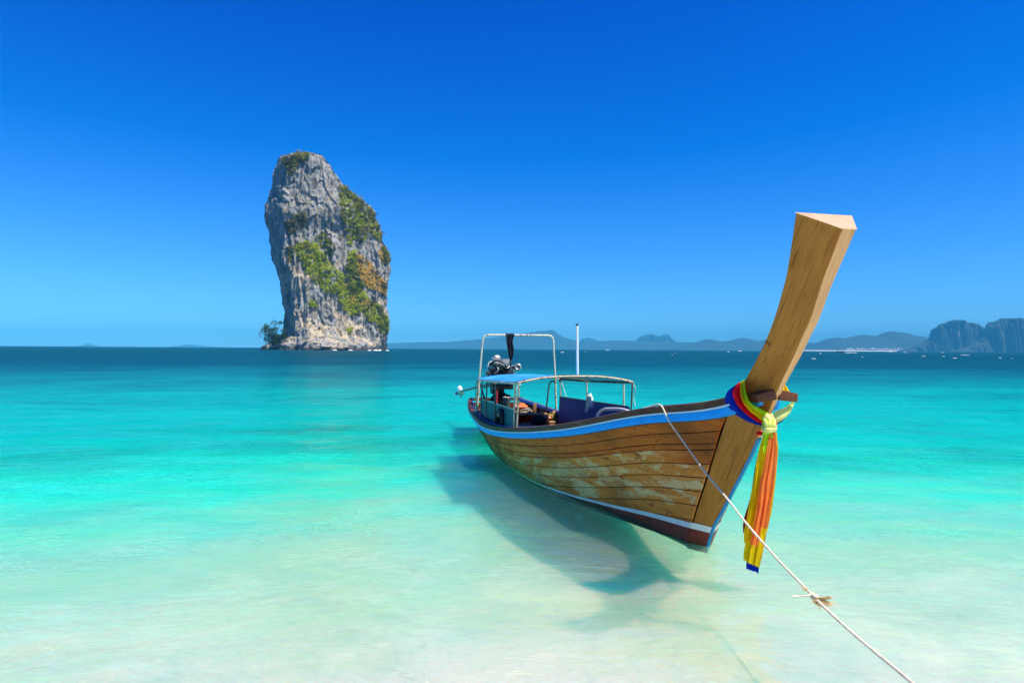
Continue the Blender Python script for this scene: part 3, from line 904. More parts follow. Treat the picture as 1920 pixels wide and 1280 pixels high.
KU = [-0.85, 0.3, 1.5, 3, 4.5, 6, 7.5, 8.6, 9.6]
bU = icub(KU, [.13, .356, .613, .818, .975, 1.01, .905, .80, .637])
zU = icub([-1.12] + KU, [1.645, 1.545, 1.335, 1.092, .840, .665, .585, .603, .648, .71])
wU = icub([-1.0, 0.04, .72, 1.5, 2.6, 3.9, 5.2, 6.6, 8, 9.7], [.0, .115, .20, .36, .62, .775, .80, .72, .58, .36])
kU = icub([-0.9, 0.1, 1.2, 2.5, 4, 8, 9.7], [-.02, -.03, -.09, -.19, -.25, -.22, -.12])
zE = [-0.3, 0.0, .29, .66, .98, 1.23, 1.40, 1.6]; uE = [.2, .10, -.04, -.27, -.45, -.57, -.69, -.80]
uend = lambda z: np.interp(z, zE, uE)
TOPD = 0.085               # plank top lies this far under the rail top


def section(u, n=40):
    """half section from plank top down to the keel: (y, z) rows"""
    b_, zt, w, zk = float(bU(u)), float(zU(u)) - TOPD, max(0.012, float(wU(u))), float(kU(u))
    v = np.linspace(1, 0, n)
    up = np.stack([w + (b_ - w) * (1 - (1 - v) ** 1.45), zt * v], 1)
    q = np.linspace(0, 1, n // 2)[1:]
    dn = np.stack([w * np.sqrt(np.maximum(0, 1 - q ** 2)), zk * q], 1)
    return np.vstack([up, dn])


def at_girth(u, D):
    S = section(u); d = np.concatenate([[0], np.cumsum(np.hypot(*np.diff(S, axis=0).T))])
    D = min(D, d[-1])
    return np.interp(D, d, S[:, 0]), np.interp(D, d, S[:, 1])


def fore_end(D):
    u = -0.5
    for _ in range(12):
        y, z = at_girth(u, D); u = 0.5 * u + 0.5 * float(uend(z))
    return u


U_ST = 9.68
CUTS = [0.075, 0.185, 0.29, 0.345, 0.475, 0.60, 0.73, 0.87, 1.02, 1.18]
BUTTS = [[3.1, 6.5], [2.2, 5.2], [6.0], [1.45, 4.9], [3.4, 6.8], [1.05, 4.4], [2.6, 6.2], [4.0], [3.0]]


def skin(u, D, inset, side):
    e = 0.01
    y, z = at_girth(u, D); y1, z1 = at_girth(u, max(0, D - e)); y2, z2 = at_girth(u, D + e)
    t_ = np.array([y2 - y1, z2 - z1]); t_ /= np.linalg.norm(t_) + 1e-9
    nrm = np.array([-t_[1], t_[0]])
    if nrm[0] < 0: nrm = -nrm
    return L(u, side * (y - nrm[0] * inset), z - nrm[1] * inset)


def wear_of(k, u):
    """how far the varnish has gone: upper strakes keep it near the bow"""
    base = [0.10, 0.14, 0.12, 0.55, 0.9, 0.95, 0.8, 0.75, 0.7][k]
    if k < 3: base += 0.45 * min(1, max(0, (u - 1.6 + 0.5 * k) / 2.6))
    if k == 3: base = 0.25 + 0.6 * min(1, max(0, (u + 0.3) / 0.9))
    return base


for side in (1, -1):
    for k in range(len(CUTS) - 1):
        D0, D1 = CUTS[k], CUTS[k + 1]
        ends = [None] + (BUTTS[k] if side == 1 else [5.0]) + [U_ST]
        for q in range(len(ends) - 1):
            rowsD = [(D0 + .0022, .013), (D0 + .0055, .001), ((D0 * 2 + D1) / 3, -.001), ((D0 + D1 * 2) / 3, -.001), (D1 - .0055, .001), (D1 - .0022, .013)]
            n = 16 if q == 0 else 12
            P = []; wv = []
            for (D, ins) in rowsD:
                ua = fore_end(D) + 0.004 if q == 0 else ends[q] + 0.004
                us = ua + (ends[q + 1] - 0.004 - ua) * np.linspace(0, 1, n)
                us = np.concatenate([[us[0]], us, [us[-1]]])
                P.append([skin(x, D, 0.013 if i in (0, n + 1) else ins, side) for i, x in enumerate(us)])
                wv += [wear_of(k, x) for x in us]
            # strakes wholly under water near the middle are not built
            Pz = np.array(P)[:, :, 2]
            if Pz.max() < -0.12: continue
            mb = MB(); mb.grid(np.array(P), flip=(side == -1))
            o = mb.build('plank', M['plank'], boat, angle=30)
            at_ = o.data.attributes.new('wear', 'FLOAT', 'POINT')
            at_.data.foreach_set('value', wv)

# shell behind the planks (seams show it), and the inside skin
def shell(inset, D0, DA, usamp, side, flip, fore=0.0):
    P = []
    for D in np.linspace(D0, DA, 18):
        ua = fore_end(D) + fore
        us = ua + (U_ST - ua) * usamp
        P.append([skin(x, D, inset, side) for x in us])
    mb = MB(); mb.grid(np.array(P), flip=flip); return mb
us_ = np.linspace(0, 1, 60)
mb = MB()
for side in (1, -1):
    s_ = shell(0.014, 0.0, 1.55, us_, side, side == -1); mb.add(s_.v, s_.f)
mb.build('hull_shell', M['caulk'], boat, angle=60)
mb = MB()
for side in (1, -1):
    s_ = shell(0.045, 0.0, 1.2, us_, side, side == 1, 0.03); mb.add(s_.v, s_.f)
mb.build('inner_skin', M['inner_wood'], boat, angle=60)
# painted bottom and white line, 5 mm proud of the planks
pz = lambda u: np.interp(u, [-.25, 0, .65, 1.4, 2.2, 3.2, 5, 9.7], [.24, .258, .195, .115, .055, .004, -.05, -.07])
ph = lambda u: np.interp(u, [-.2, .6, 1.5, 3.2, 9.7], [.062, .05, .036, .018, .01])


def girth_at_z(u, z):
    S = section(u, 60); d = np.concatenate([[0], np.cumsum(np.hypot(*np.diff(S, axis=0).T))])
    return np.interp(-z, -S[:, 1], d)


# ---- stem post
ST = [  # front u, z, half | back u, z, half
    (-.015, -.035, .015, .13, -.035, .112), (-.03, .0, .015, .115, .0, .118), (-.15, .23, .016, .0, .21, .138), (-.33, .45, .016, -.155, .48, .148), (-.51, .68, .016, -.285, .70, .152),
    (-.78, 1.03, .017, -.475, 1.03, .158), (-1.02, 1.388, .019, -.69, 1.40, .158), (-1.15, 1.578, .022, -.83, 1.60, .140), (-1.24, 1.70, .025, -.945, 1.71, .145),
    (-1.37, 1.861, .030, -1.095, 1.86, .155), (-1.475, 2.009, .034, -1.22, 2.01, .16), (-1.57, 2.142, .038, -1.325, 2.16, .168), (-1.66, 2.317, .042, -1.425, 2.335, .178),
    (-1.725, 2.432, .046, -1.495, 2.47, .188), (-1.815, 2.574, .050, -1.575, 2.68, .205), (-1.915, 2.738, .056, -1.66, 2.888, .232)]
S2 = cspline(ST, 90)
def stem_ring(r, m=5):
    fu, fz, hf, bu, bz, hb = r
    pts = []
    A, B, C, D = L(fu, hf, fz), L(bu, hb, bz), L(bu, -hb, bz), L(fu, -hf, fz)
    for a, b_ in ((A, B), (B, C), (C, D), (D, A)):
        for k in range(m): pts.append(a + (b_ - a) * k / m)
    return pts
mb = MB()
R_ = np.array([stem_ring(r) for r in S2]); mb.grid(R_, closed=True, flip=True)
base = len(mb.v) - 20
mb.f.append(tuple(base + i for i in range(20))); mb.mi.append(0)
stem = mb.build('stem_post', [M['stem_wood'], M['stem_front_lit'], M['sawn_top']], boat, angle=50, bevel=0.006)
# the sawn top is bare, paler wood; the front edge has sunlight painted in
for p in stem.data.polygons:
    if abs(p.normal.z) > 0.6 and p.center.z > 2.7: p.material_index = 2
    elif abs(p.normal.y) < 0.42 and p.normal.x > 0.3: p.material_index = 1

# blue metal strip on the cutwater
mb = MB()
fr_ = cspline([(r[0], r[1]) for r in ST[:7]], 40)
P = []
for (u, z) in fr_:
    if z > 1.2: break
    P.append([L(u + .02, .0185, z + .004), L(u - .004, .0175, z), L(u - .014, .010, z - .006), L(u - .014, -.010, z - .006), L(u - .004, -.0175, z), L(u + .02, -.0185, z + .004)])
mb.grid(np.array(P)); mb.build('cutwater_strip', M['band_paint'], boat)
# painted bottom and white line run on from the planks over the foot of the stem
stF = lambda z: np.interp(z, [r[1] for r in ST[:8]], [r[0] for r in ST[:8]])
stB = lambda z: np.interp(z, [r[4] for r in ST[:8]], [r[3] for r in ST[:8]])
stf = lambda z: np.interp(z, [r[1] for r in ST[:8]], [r[2] for r in ST[:8]])
stb = lambda z: np.interp(z, [r[4] for r in ST[:8]], [r[5] for r in ST[:8]])
for nm, mat_, low in (('waterline_stripe', M['white_paint'], False), ('bottom_paint', M['red_paint'], True)):
    mb = MB()
    for side in (1, -1):
        P = []
        for f in np.linspace(0.0, 0.97, 9):
            za = np.interp(f, [0, 1], [.243, .262]) - (.064 if low else 0); zb = -.03 if low else za - .064
            row = []
            for z_ in np.linspace(za, zb, 8):
                uu = stF(z_) + (stB(z_) - stF(z_)) * f
                row.append(L(uu - .004, side * (stf(z_) + (stb(z_) - stf(z_)) * f + .005 + .012 * f ** 3), z_))
            P.append(row)
        for x in np.concatenate([np.linspace(0.03, 1.0, 14), np.linspace(1.1, U_ST, 50)]):
            za = float(pz(x)) - (float(ph(x)) if low else 0)
            zb = max(float(kU(x)) + .01, -.6) if low else za - float(ph(x))
            row = []
            for z_ in np.linspace(za, zb, 8):
                xx = x + (1 - x) * float(uend(z_)) if x < 1 else x
                row.append(skin(xx, girth_at_z(xx, z_), -.006, side))
            P.append(row)
        mb.grid(np.array(P), flip=(side == 1))
    mb.build(nm, mat_, boat, angle=60)

# ---- rails
def sweep(prof, side, u0, u1, n=70):
    P = []
    for u in np.linspace(u0, u1, n):
        b_, z_ = float(bU(u)), float(zU(u))
        P.append([L(u, side * (b_ + y), z_ + z) for (y, z) in prof])
    return np.array(P)
def rail(name, prof, mat_, u0=-1.06, u1=9.75):
    for side in (1, -1):
        mb = MB(); P = sweep(prof, side, u0 if side == 1 else max(u0, -.92), u1)
        mb.grid(P, closed=True, flip=(side == -1))
        m_ = len(prof); nn = len(mb.v)
        mb.f += [tuple(range(m_)), tuple(range(nn - m_, nn))[::-1]]; mb.mi += [0, 0]
        mb.build(name, mat_, boat, angle=35)
rail('gunwale_rail', [(-.05, .0), (-.045, .006), (.030, .004), (.052, -.004), (.056, -.068), (.002, -.068), (-.05, -.068)], M['dark_wood'], -.86)
rail('white_bead', [(.0, -.069), (.062, -.069), (.064, -.083), (.0, -.083)], M['white_paint'])
rail('rub_strip', [(.0, -.084), (.046, -.084), (.049, -.090), (.040, -.156), (.034, -.160), (-.004, -.160)], M['blue_paint'])
rail('inner_strip', [(-.062, .012), (-.052, .012), (-.052, -.05), (-.062, -.05)], M['blue_paint'], -0.2, 9.7)
# breasthook: carved cap joining both rails round the stem
for sd_ in (1, -1):
    ps = []
    A = [L(-1.13, 0.012 * sd_, 1.592), L(-1.13, 0.185 * sd_, 1.553), L(-1.13, 0.178 * sd_, 1.487), L(-1.13, 0.012 * sd_, 1.507)]
    mb = MB(); mb.prism(A if sd_ > 0 else A[::-1], (-0.14, 0, -0.004))
    mb.build('breasthook', M['dark_wood'], boat, smooth=True, bevel=0.006)

# ---- transom, floor, decks, ribs
mb = MB()
S = section(U_ST, 30); pl = [L(U_ST, y, z) for y, z in S] + [L(U_ST, -y, z) for y, z in S[::-1]]
mb.prism(pl, (-0.04, 0, 0)); mb.build('transom', M['dark_wood'], boat, smooth=False)
mb = MB(); zt_s = float(zU(9.7))
mb.box(L(9.72, 0, zt_s - .01), (.06, 2 * float(bU(9.7)) + .06, .07)); mb.build('transom_rail', M['dark_wood'], boat, bevel=.01)
def in_half(u, z):
    S = section(u, 40); return float(np.interp(-z, -S[:, 1], S[:, 0])) - 0.055
mb = MB()
for u0 in np.arange(0.9, 9.5, 0.02)[:1]: pass
for k in range(8):
    f0 = -1 + k * 0.25; f1 = f0 + 0.245
    P = []
    for u in np.linspace(1.2, 9.5, 26):
        h_ = in_half(u, .16)
        P.append([L(u, f0 * h_, .16), L(u, f1 * h_, .16)])
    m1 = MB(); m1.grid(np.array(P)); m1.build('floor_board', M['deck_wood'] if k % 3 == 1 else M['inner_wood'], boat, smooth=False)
for u in np.arange(1.0, 9.6, 0.55):
    for sd_ in (1, -1):
        P = []
        S = section(u, 20); pts = []
        for (y, z) in S:
            if z < .12: break
            pts.append((y - .052, z - .0))
        m1 = MB()
        Q = []
        for (y, z) in pts: Q.append([L(u - .02, sd_ * y, z), L(u - .02, sd_ * (y - .035), z), L(u + .02, sd_ * (y - .035), z), L(u + .02, sd_ * y, z)])
        if len(Q) > 2:
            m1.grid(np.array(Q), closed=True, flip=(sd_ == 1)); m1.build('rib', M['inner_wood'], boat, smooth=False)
# foredeck boards
for k in range(9):
    u0 = -0.35 + k * 0.31; u1 = u0 + 0.30
    ha, hb_ = float(bU(u0)) - .07, float(bU(u1)) - .07
    za, zb = float(zU(u0)) - .12, float(zU(u1)) - .12
    m1 = MB(); m1.prism([L(u0, ha, za), L(u0, -ha, za), L(u1, -hb_, zb), L(u1, hb_, zb)], (0, 0, -.022))
    m1.build('deck_board', M['dark_wood'], boat, smooth=False)
# stern benches
def slab(name, u0, u1, s0, s1, z, th, mat_):
    m1 = MB(); m1.box(L((u0 + u1) / 2, (s0 + s1) / 2, z - th / 2), (u1 - u0, abs(s1 - s0), th)); return m1.build(name, mat_, boat, bevel=.004)
for k in range(3):
    slab('thwart', 6.7 + k * .19, 6.86 + k * .19, -.86, .86, .40 + .004 * k, .03, M['deck_wood'])
for k in range(4):
    slab('thwart', 8.75 + k * .21, 8.94 + k * .21, -.66, .66, .50, .03, M['inner_wood'] if k % 2 else M['deck_wood'])
slab('thwart', 5.0, 5.25, -.9, .9, .38, .03, M['inner_wood'])

# ---- side boards under the awning
m1 = MB()
m1.prism([L(7.38, .80, .885), L(4.45, .83, .94), L(4.45, .86, .55), L(7.38, .84, .45)], L(0, -.025, 0))
sb = m1.build('side_board', M['teal_board'], boat, smooth=False); sb['label'] = 'weathered teal side board'
m1 = MB(); m1.tube([L(7.4, .805, .892), L(4.43, .832, .948)], .013, 6); m1.build('board_trim', M['rust_white'], sb)
m1 = MB()
m1.prism([L(7.42, -.86, .912), L(3.86, -.86, 1.005), L(3.86, -.84, .52), L(7.42, -.84, .40)][::-1], L(0, -.025, 0))
sb2 = m1.build('side_board', M['navy_board'], boat, smooth=False); sb2['label'] = 'navy blue side board'
m1 = MB(); m1.tube([L(7.42, -.865, .918), L(3.86, -.865, 1.012)], .012, 6); m1.build('board_trim', M['dark_tube'], sb2)

# ---- awning
RU = [3.79, 4.12, 5.83, 7.42]
rz_ = lambda u: np.interp(u, [3.79, 4.12, 5.83, 7.42], [1.412, 1.385, 1.325, 1.285])
rh_ = lambda u: np.interp(u, [3.79, 7.42], [.905, .865])
def arch(u, s, lift=0.0):
    h_ = rh_(u); x = s / h_
    return L(u, s, rz_(u) + 0.092 * (1 - abs(x) ** 2.6) + lift)
m1 = MB()
P = [[arch(u, s, .012 + .006 * noise.noise(Vector((u * 3, s * 3, 0)))) for s in np.linspace(-rh_(u), rh_(u), 26)] for u in np.linspace(3.83, 7.40, 24)]
m1.grid(np.array(P)); P2 = np.array(P) - np.array([0, 0, .008]); m1.grid(P2, flip=True)
roof = m1.build('awning', M['roof_blue'], boat, angle=60)
for u in (3.79, 5.6, 7.42):
    m1 = MB(); m1.tube([arch(u, s, -.012) for s in np.linspace(-rh_(u), rh_(u), 24)], .0155, 8); m1.build('awning_hoop', M['rust_white'], roof)
for sd_ in (1, -1):
    m1 = MB(); m1.tube([L(u, sd_ * rh_(u), rz_(u) - .012) for u in (3.79, 4.12, 5.0, 5.83, 6.6, 7.42)], .016, 8); m1.build('awning_rail', M['rust_white'] if sd_ > 0 else M['dark_tube'], roof)
def post(u0, u1, s, zb, mat_, r=.0145):
    m1 = MB(); m1.tube([L(u0, s * rh_(u0) if abs(s) == 1 else s, rz_(u0) - .02), L(u1, .90 * np.sign(s), zb)], r, 8); return m1.build('awning_post', mat_, roof)
for (u0, u1, mat_) in ((3.80, 3.98, M['rust_white']), (4.08, 4.14, M['rust_white']), (5.58, 5.58, M['dark_tube']), (6.40, 6.40, M['dark_tube']), (6.93, 6.90, M['dark_tube']), (7.40, 7.45, M['rust_white'])):
    post(u0, u1, 1, .60, mat_)
for (u0, u1, mat_) in ((3.80, 3.88, M['dark_tube']), (4.14, 4.12, M['rust_white']), (5.83, 5.85, M['rust_white']), (7.40, 7.44, M['rust_white'])):
    post(u0, u1, -1, .60, mat_)
# lashings and loose cords on the awning posts
for (u, sd_, n_) in ((7.42, 1, 5), (3.80, 1, 4), (4.10, 1, 3), (3.82, -1, 4), (7.40, -1, 4), (5.58, 1, 3)):
    m1 = MB(); c_ = L(u, sd_ * rh_(u), rz_(u) - .02)
    for k in range(n_):
        m1.torus(c_ + np.array([.004 * (k % 2), 0, -.012 * k + .01]), (rng.normal() * .3, rng.normal() * .3, 1), .021, .006, 12, 5)
    if n_ > 3: m1.tube(cspline([c_, c_ + np.array([.03, -.05 * sd_, -.10]), c_ + np.array([-.02, -.04 * sd_, -.24]), c_ + np.array([.01, -.055 * sd_, -.36])], 12), .005, 5)
    m1.build('lashing', M['rubber'] if u > 7 else M['rope'], roof)
for k in range(3):
    c_ = L(7.2 - .12 * k, .86, 1.22 - .05 * k)
    m1 = MB(); m1.tube(cspline([c_, c_ + np.array([.06, .05, -.22]), c_ + np.array([-.05, .08, -.42]), c_ + np.array([.10, .14, -.5])], 14), .008, 5); m1.build('cord', M['rubber'], roof)
# white pole on the roof
m1 = MB(); m1.tube([arch(4.5, -.247, .01), L(4.5, -.236, 2.29)], .021, 8); pole = m1.build('pole', M['pole_white'], boat)
m1 = MB(); m1.disc(L(4.5, -.236, 2.30), (0, 0, 1), .022, .022, .03, 8); m1.build('pole_cap', M['black_iron'], pole)

# ---- goal-post frame
pts = [L(7.67, .83, .58), L(7.67, .786, 1.29), L(7.67, .735, 1.95), L(7.67, .722, 2.06), L(7.67, .70, 2.13), L(7.67, .66, 2.172), L(7.67, .60, 2.184), L(7.67, 0, 2.187),
       L(7.67, -.68, 2.188), L(7.67, -.74, 2.176), L(7.67, -.778, 2.14), L(7.67, -.795, 2.07), L(7.67, -.80, 1.95), L(7.67, -.841, 1.30), L(7.67, -.868, .62)]
m1 = MB(); m1.tube(pts, .021, 10); m1.build('engine_frame', M['rust_white'], boat)
m1 = MB(); m1.tube(cspline([L(7.7, -.87, 1.21), L(7.72, -.80, 1.225), L(7.74, -.75, 1.19), L(7.75, -.722, 1.08), L(7.78, -.70, .8), L(7.8, -.68, .55)], 24), .016, 8); m1.build('bent_tube', M['dark_tube'], boat)

# ---- engine on its swivel
eng = empty('engine', Matrix.Identity(4)); eng.parent = boat
EU = 8.55
def E(px, py, du=0.0): return on_stat((px, py), EU + du)
def ep(name, m1, mat_, **k): return m1.build(name, mat_, eng, **k)
m1 = MB()
m1.box(E(938, 695), (.55, .44, .22)); m1.box(E(938, 704), (.62, .50, .12)); m1.box(E(928, 690, .1), (.3, .2, .25))
ep('engine_block', m1, M['black_iron'], bevel=.012)
m1 = MB(); m1.box(E(938, 679), (.52, .30, .06)); m1.box(E(948, 675), (.30, .20, .05)); m1.blob(E(932, 671), (.05, .07, .05), 2, .6); ep('cylinder_head', m1, M['bright_metal'], bevel=.01)
m1 = MB(); m1.blob(E(931, 672, -.1), (.05, .075, .06), 4, .8); m1.box(E(926, 671, -.1), (.03, .12, .015)); ep('radiator_cap', m1, M['bright_metal'])
ax = L(-1, .25, 0)
m1 = MB(); m1.torus(E(971, 688, -.25), ax, .058, .022, 20, 8); m1.tube([E(971, 688, -.24), E(962, 689, 0), E(952, 688, .1)], [.05, .05, .04], 12); ep('air_intake', m1, M['bright_metal'])
m1 = MB(); m1.disc(E(971, 688, -.22), ax, .045, .045, .03, 14); ep('intake_mouth', m1, M['rubber'])
for (px, py, r, mt) in ((957, 697, .075, 'grey_iron'), (945, 700, .05, 'black_iron'), (926, 697, .07, 'black_iron'), (962, 701, .05, 'bright_metal'), (934, 688, .045, 'grey_iron'), (915, 700, .05, 'grey_iron')):
    m1 = MB(); m1.disc(E(px, py, -.31), ax, r, r, .035, 16); m1.disc(E(px, py, -.335), ax, r * .35, r * .35, .03, 10); m1.torus(E(px, py, -.33), ax, r * .85, .008, 16, 5); ep('pulley', m1, M[mt])
for k, (a, b_, c_) in enumerate((((920, 690), (930, 680), (948, 686)), ((925, 700), (936, 692), (950, 698)), ((918, 684), (928, 676), (944, 680)), ((940, 684), (950, 690), (958, 684)), ((930, 684), (934, 694), (924, 702)), ((946, 692), (956, 700), (966, 696)), ((921, 694), (917, 703), (921, 712)))):
    m1 = MB(); m1.tube(cspline([E(*a, -.28), E(*b_, -.37), E(*c_, -.30)], 10), .011 if k % 2 else .016, 6); ep('hose', m1, M[('bright_metal', 'rubber', 'rubber', 'grey_iron')[k % 4]])
m1 = MB(); m1.tube(cspline([E(914, 706), E(914.5, 690), E(917, 680), E(926, 677), E(938, 678), E(946, 682)], 20), .012, 6); ep('guard_tube', m1, M['pole_white'])
for k in range(16):
    m1 = MB(); m1.box(E(rng.uniform(920, 962), rng.uniform(680, 703), -.26 - rng.uniform(0, .08)), rng.uniform(.02, .09, 3)); ep('fitting', m1, M[('bright_metal', 'grey_iron', 'black_iron', 'grey_iron')[k % 4]], bevel=.004)
# under the awning: mount, gearbox, swivel pillar
m1 = MB(); m1.box(E(940, 724), (.5, .42, .11)); m1.box(E(932, 733), (.3, .26, .12)); m1.disc(E(957, 723), (1, 0, 0), .035, .035, .2); ep('engine_mount', m1, M['black_iron'], bevel=.01)
m1 = MB(); m1.tube([E(938, 735), L(EU, .12, .45)], [.09, .12], 12); m1.box(L(EU, .12, .48), (.5, .5, .05)); m1.blob(E(940, 744), (.2, .22, .12), 6, .8); ep('swivel_pillar', m1, M['black_iron'])
m1 = MB(); m1.tube([L(8.2, .36, 1.19), L(8.6, .41, 1.115), L(11.3, .62, .79)], [.045, .03, .024], 10); m1.tube([L(8.3, .37, 1.11), L(9.2, .45, .99)], .014, 6); shaft = ep('drive_shaft', m1, M['grey_iron'])
pc = L(11.33, .622, .786); pa = L(3.0, .21, -.33)
m1 = MB(); m1.disc(pc, pa, .035, .03, .09, 12)
for k in range(3):
    a = k * 2.094 + 0.5
    u_ = np.cross(pa, [0, 0, 1.0]); u_ /= np.linalg.norm(u_); w_ = np.cross(pa, u_); w_ /= np.linalg.norm(w_)
    d_ = math.cos(a) * u_ + math.sin(a) * w_; e_ = -math.sin(a) * u_ + math.cos(a) * w_; ax_ = pa / np.linalg.norm(pa)
    P = [[pc + d_ * r + (e_ * math.cos(.6) + ax_ * math.sin(.6)) * s * .05 * math.sin(math.pi * (0.15 + .8 * i / 5)) for s in (-1, 0, 1)] for i, r in enumerate(np.linspace(.02, .15, 6))]
    m1.grid(np.array(P)); m1.grid(np.array(P) + ax_ * .006, flip=True)
ep('propeller', m1, M['bright_metal'])
m1 = MB(); m1.blob(pc + np.array([.02, .0, .06]), (.07, .07, .09), 3, .1, 16, 12); ep('float', m1, M['white_paint'])
m1 = MB(); m1.tube(cspline([pc + np.array([0, 0, .0]), pc + np.array([.02, .02, -.14]), pc + np.array([.2, .03, -.02])], 10), .012, 6); ep('skeg', m1, M['grey_iron'])
m1 = MB(); m1.tube([L(8.3, .28, 1.0), L(8.3, .285, .62)], .02, 8); ep('fuel_line', m1, M['red_plastic'])

# ---- nails in the strakes
m1 = MB()
for k in range(len(CUTS) - 1):
    for D in (CUTS[k] + .025, CUTS[k + 1] - .025):
        for u in np.arange(fore_end(D) + .05, 7.5, .42):
            if rng.random() < .35: continue
            uu = u + rng.uniform(-.05, .05)
            p = skin(uu, D + rng.uniform(-.008, .008), -.0015, 1)
            if p[2] < pz(uu): continue
            r = rng.uniform(.004, .0085)
            m1.blob(p, (r, r, r), 1, 0, 6, 4)
nl = m1.build('nails', M['nail'], boat); nl['kind'] = 'stuff'

# ================================================================== THINGS ON THE BOAT
# black cloth and chain hanging from the frame to the engine
cl_e = thing_at('hanging_cloth', L(7.67, .14, 2.18), 'black cloth knotted over the frame bar above the engine', 'cloth')
o0 = L(7.67, .14, 2.18)
m1 = MB(o0)
for sgn, len_ in ((1, 1), (-1, .8)):
    P = []
    for i, t_ in enumerate(np.linspace(0, 1, 12)):
        le = on_stat((np.interp(t_, [0, .35, .8, 1], [949, 949.5, 953, 957.5]), 626 + 50 * t_ * len_), 7.67 - sgn * .03)
        re = on_stat((np.interp(t_, [0, .35, .8, 1], [963.5, 961, 964, 961]), 626 + 46 * t_ * len_), 7.67 - sgn * .03)
        P.append([le + (re - le) * s + np.array([sgn * .02 * math.sin(s * 14 + t_ * 3), 0, 0]) for s in np.linspace(0, 1, 12)])
    m1.grid(np.array(P))
m1.tube([on_stat((948.5, 627.5), 7.67), on_stat((963.8, 627.8), 7.67)], .034, 10)
m1.build('cloth', M['black_cloth'], cl_e)
m1 = MB(o0)
for k in range(9):
    c_ = on_stat((957 + (k % 2) * .8, 655 + k * 3.6), 7.7 + k * .04); m1.torus(c_, (1, 0, 0) if k % 2 else (0, 1, 0), .026, .009, 10, 5)
m1.build('chain', M['chain'], cl_e)
# tyre fender on the teal board
tc = on_plane((937, 788), .875)
ty = thing_at('tyre', tc, 'black rubber tyre leaning on the teal side board', 'tyre')
m1 = MB(tc); m1.torus(tc, (0.1, -1, .1), .165, .05, 26, 10); m1.build('tread', M['rubber'], ty)
m1 = MB(tc); m1.tube(cspline([tc + np.array([.10, -.05, .13]), tc + np.array([.13, -.06, .12]), tc + np.array([.16, -.05, .08])], 6), .012, 6); m1.build('tie', M['rope'], ty)
# white cloth over the navy board
wc0 = L(5.5, -.85, .97)
wt = thing_at('white_cloth', wc0, 'white cloth draped over the top edge of the navy board', 'cloth')
m1 = MB(wc0)
P = []
lft = [(1102, 744), (1099.5, 752), (1098.5, 764), (1098, 773)]; rgt = [(1110, 743), (1108, 752), (1106, 762), (1102, 773)]
for (a, b_) in zip(cspline(lft, 14), cspline(rgt, 14)):
    A = on_plane(a, -.825); B = on_plane(b_, -.825)
    P.append([A + (B - A) * s + np.array([0, -.03 * math.sin(math.pi * s) - .008 * math.sin(9 * s), 0]) for s in np.linspace(0, 1, 10)])
m1.grid(np.array(P)); m1.tube([on_plane((1101.5, 745), -.83), on_plane((1106, 741), -.86), on_plane((1111, 750), -.9)], [.03, .045, .02], 10)
m1.build('drape', M['white_cloth'], wt)
# white hose arched behind the near rail
h0 = on_plane((1119, 785), -.1)
hs_ = thing_at('hose', h0, 'thick white hose arching up behind the near rail', 'hose')
m1 = MB(h0); m1.tube(cspline([on_plane(q, s) for q, s in (((1122, 795), -.1), ((1119.5, 784), -.1), ((1123, 774), -.12), ((1133, 767.5), -.16), ((1146, 766.3), -.2), ((1162, 766.8), -.24), ((1175, 769.5), -.27), ((1184, 775), -.3))], 40), .021, 10)
m1.build('hose_body', M['pipe_white'], hs_)
# thin string hanging from the far post
s0 = L(7.3, -.86, 1.2)
sg = thing_at('string_coil', s0, 'thin pale string looped from the far rear awning post', 'string')
m1 = MB(s0); m1.torus(on_plane((1058.5, 717.5), -.86), (0.3, 1, 0), .055, .004, 18, 5); m1.tube([on_plane((1052.5, 713), -.86), on_plane((1057, 728), -.84), on_plane((1062, 744), -.85)], .005, 5)
m1.build('loop', M['string'], sg)


def prop(name, c, r, seed, mat_, label, cat, amp=.5, part='body', kind='blob', rot=0.0):
    e = thing_at(name, c, label, cat)
    m1 = MB(c)
    if kind == 'blob': m1.blob(c, r, seed, amp, 18, 12, 1.8)
    elif kind == 'board':
        R3 = np.array(Matrix.Rotation(rot, 3, 'Y') @ Matrix.Rotation(rot * 1.7, 3, 'Z')); m1.box(c, r, R3)
    m1.build(part, mat_, e, bevel=.004 if kind == 'board' else 0)
    return e
def H(px, py, u): return on_stat((px, py), u)
prop('life_vest', H(977, 764, 8.3), (.10, .14, .10), 1, M['orange_vest'], 'orange life vest propped at the stern of the boat', 'life vest', .35)
prop('canvas_bundle', H(986, 771, 7.9), (.10, .15, .06), 2, M['grey_canvas'], 'rumpled grey canvas bundle on the stern bench', 'bundle', .7)
prop('life_vest', H(1022, 784, 7.15), (.09, .12, .05), 3, M['pink_fabric'], 'faded salmon life vest on the bench beside the dark coat', 'life vest', .5)
prop('dark_coat', H(1010, 789, 7.0), (.16, .15, .09), 4, M['dark_canvas'], 'dark crumpled coat hanging over the bench edge', 'coat', .9)
prop('plastic_sack', H(1036, 779, 7.3), (.06, .09, .09), 5, M['yellow_sack'], 'small yellow plastic sack by the far side', 'sack', .6)
prop('wood_offcut', H(1002, 766, 7.8), (.03, .09, .22), 6, M['deck_wood'], 'upright pale wood offcut behind the bench', 'wood', kind='board', rot=.22)
prop('wood_offcut', H(1016, 773, 7.5), (.03, .05, .13), 7, M['pink_fabric'], 'short reddish wood offcut right of the upright one', 'wood', kind='board', rot=-.2)
prop('wood_plank', H(1000, 776, 7.55), (.16, .62, .025), 8, M['deck_wood'], 'loose pale board lying across the stern bench', 'plank', kind='board', rot=.05)
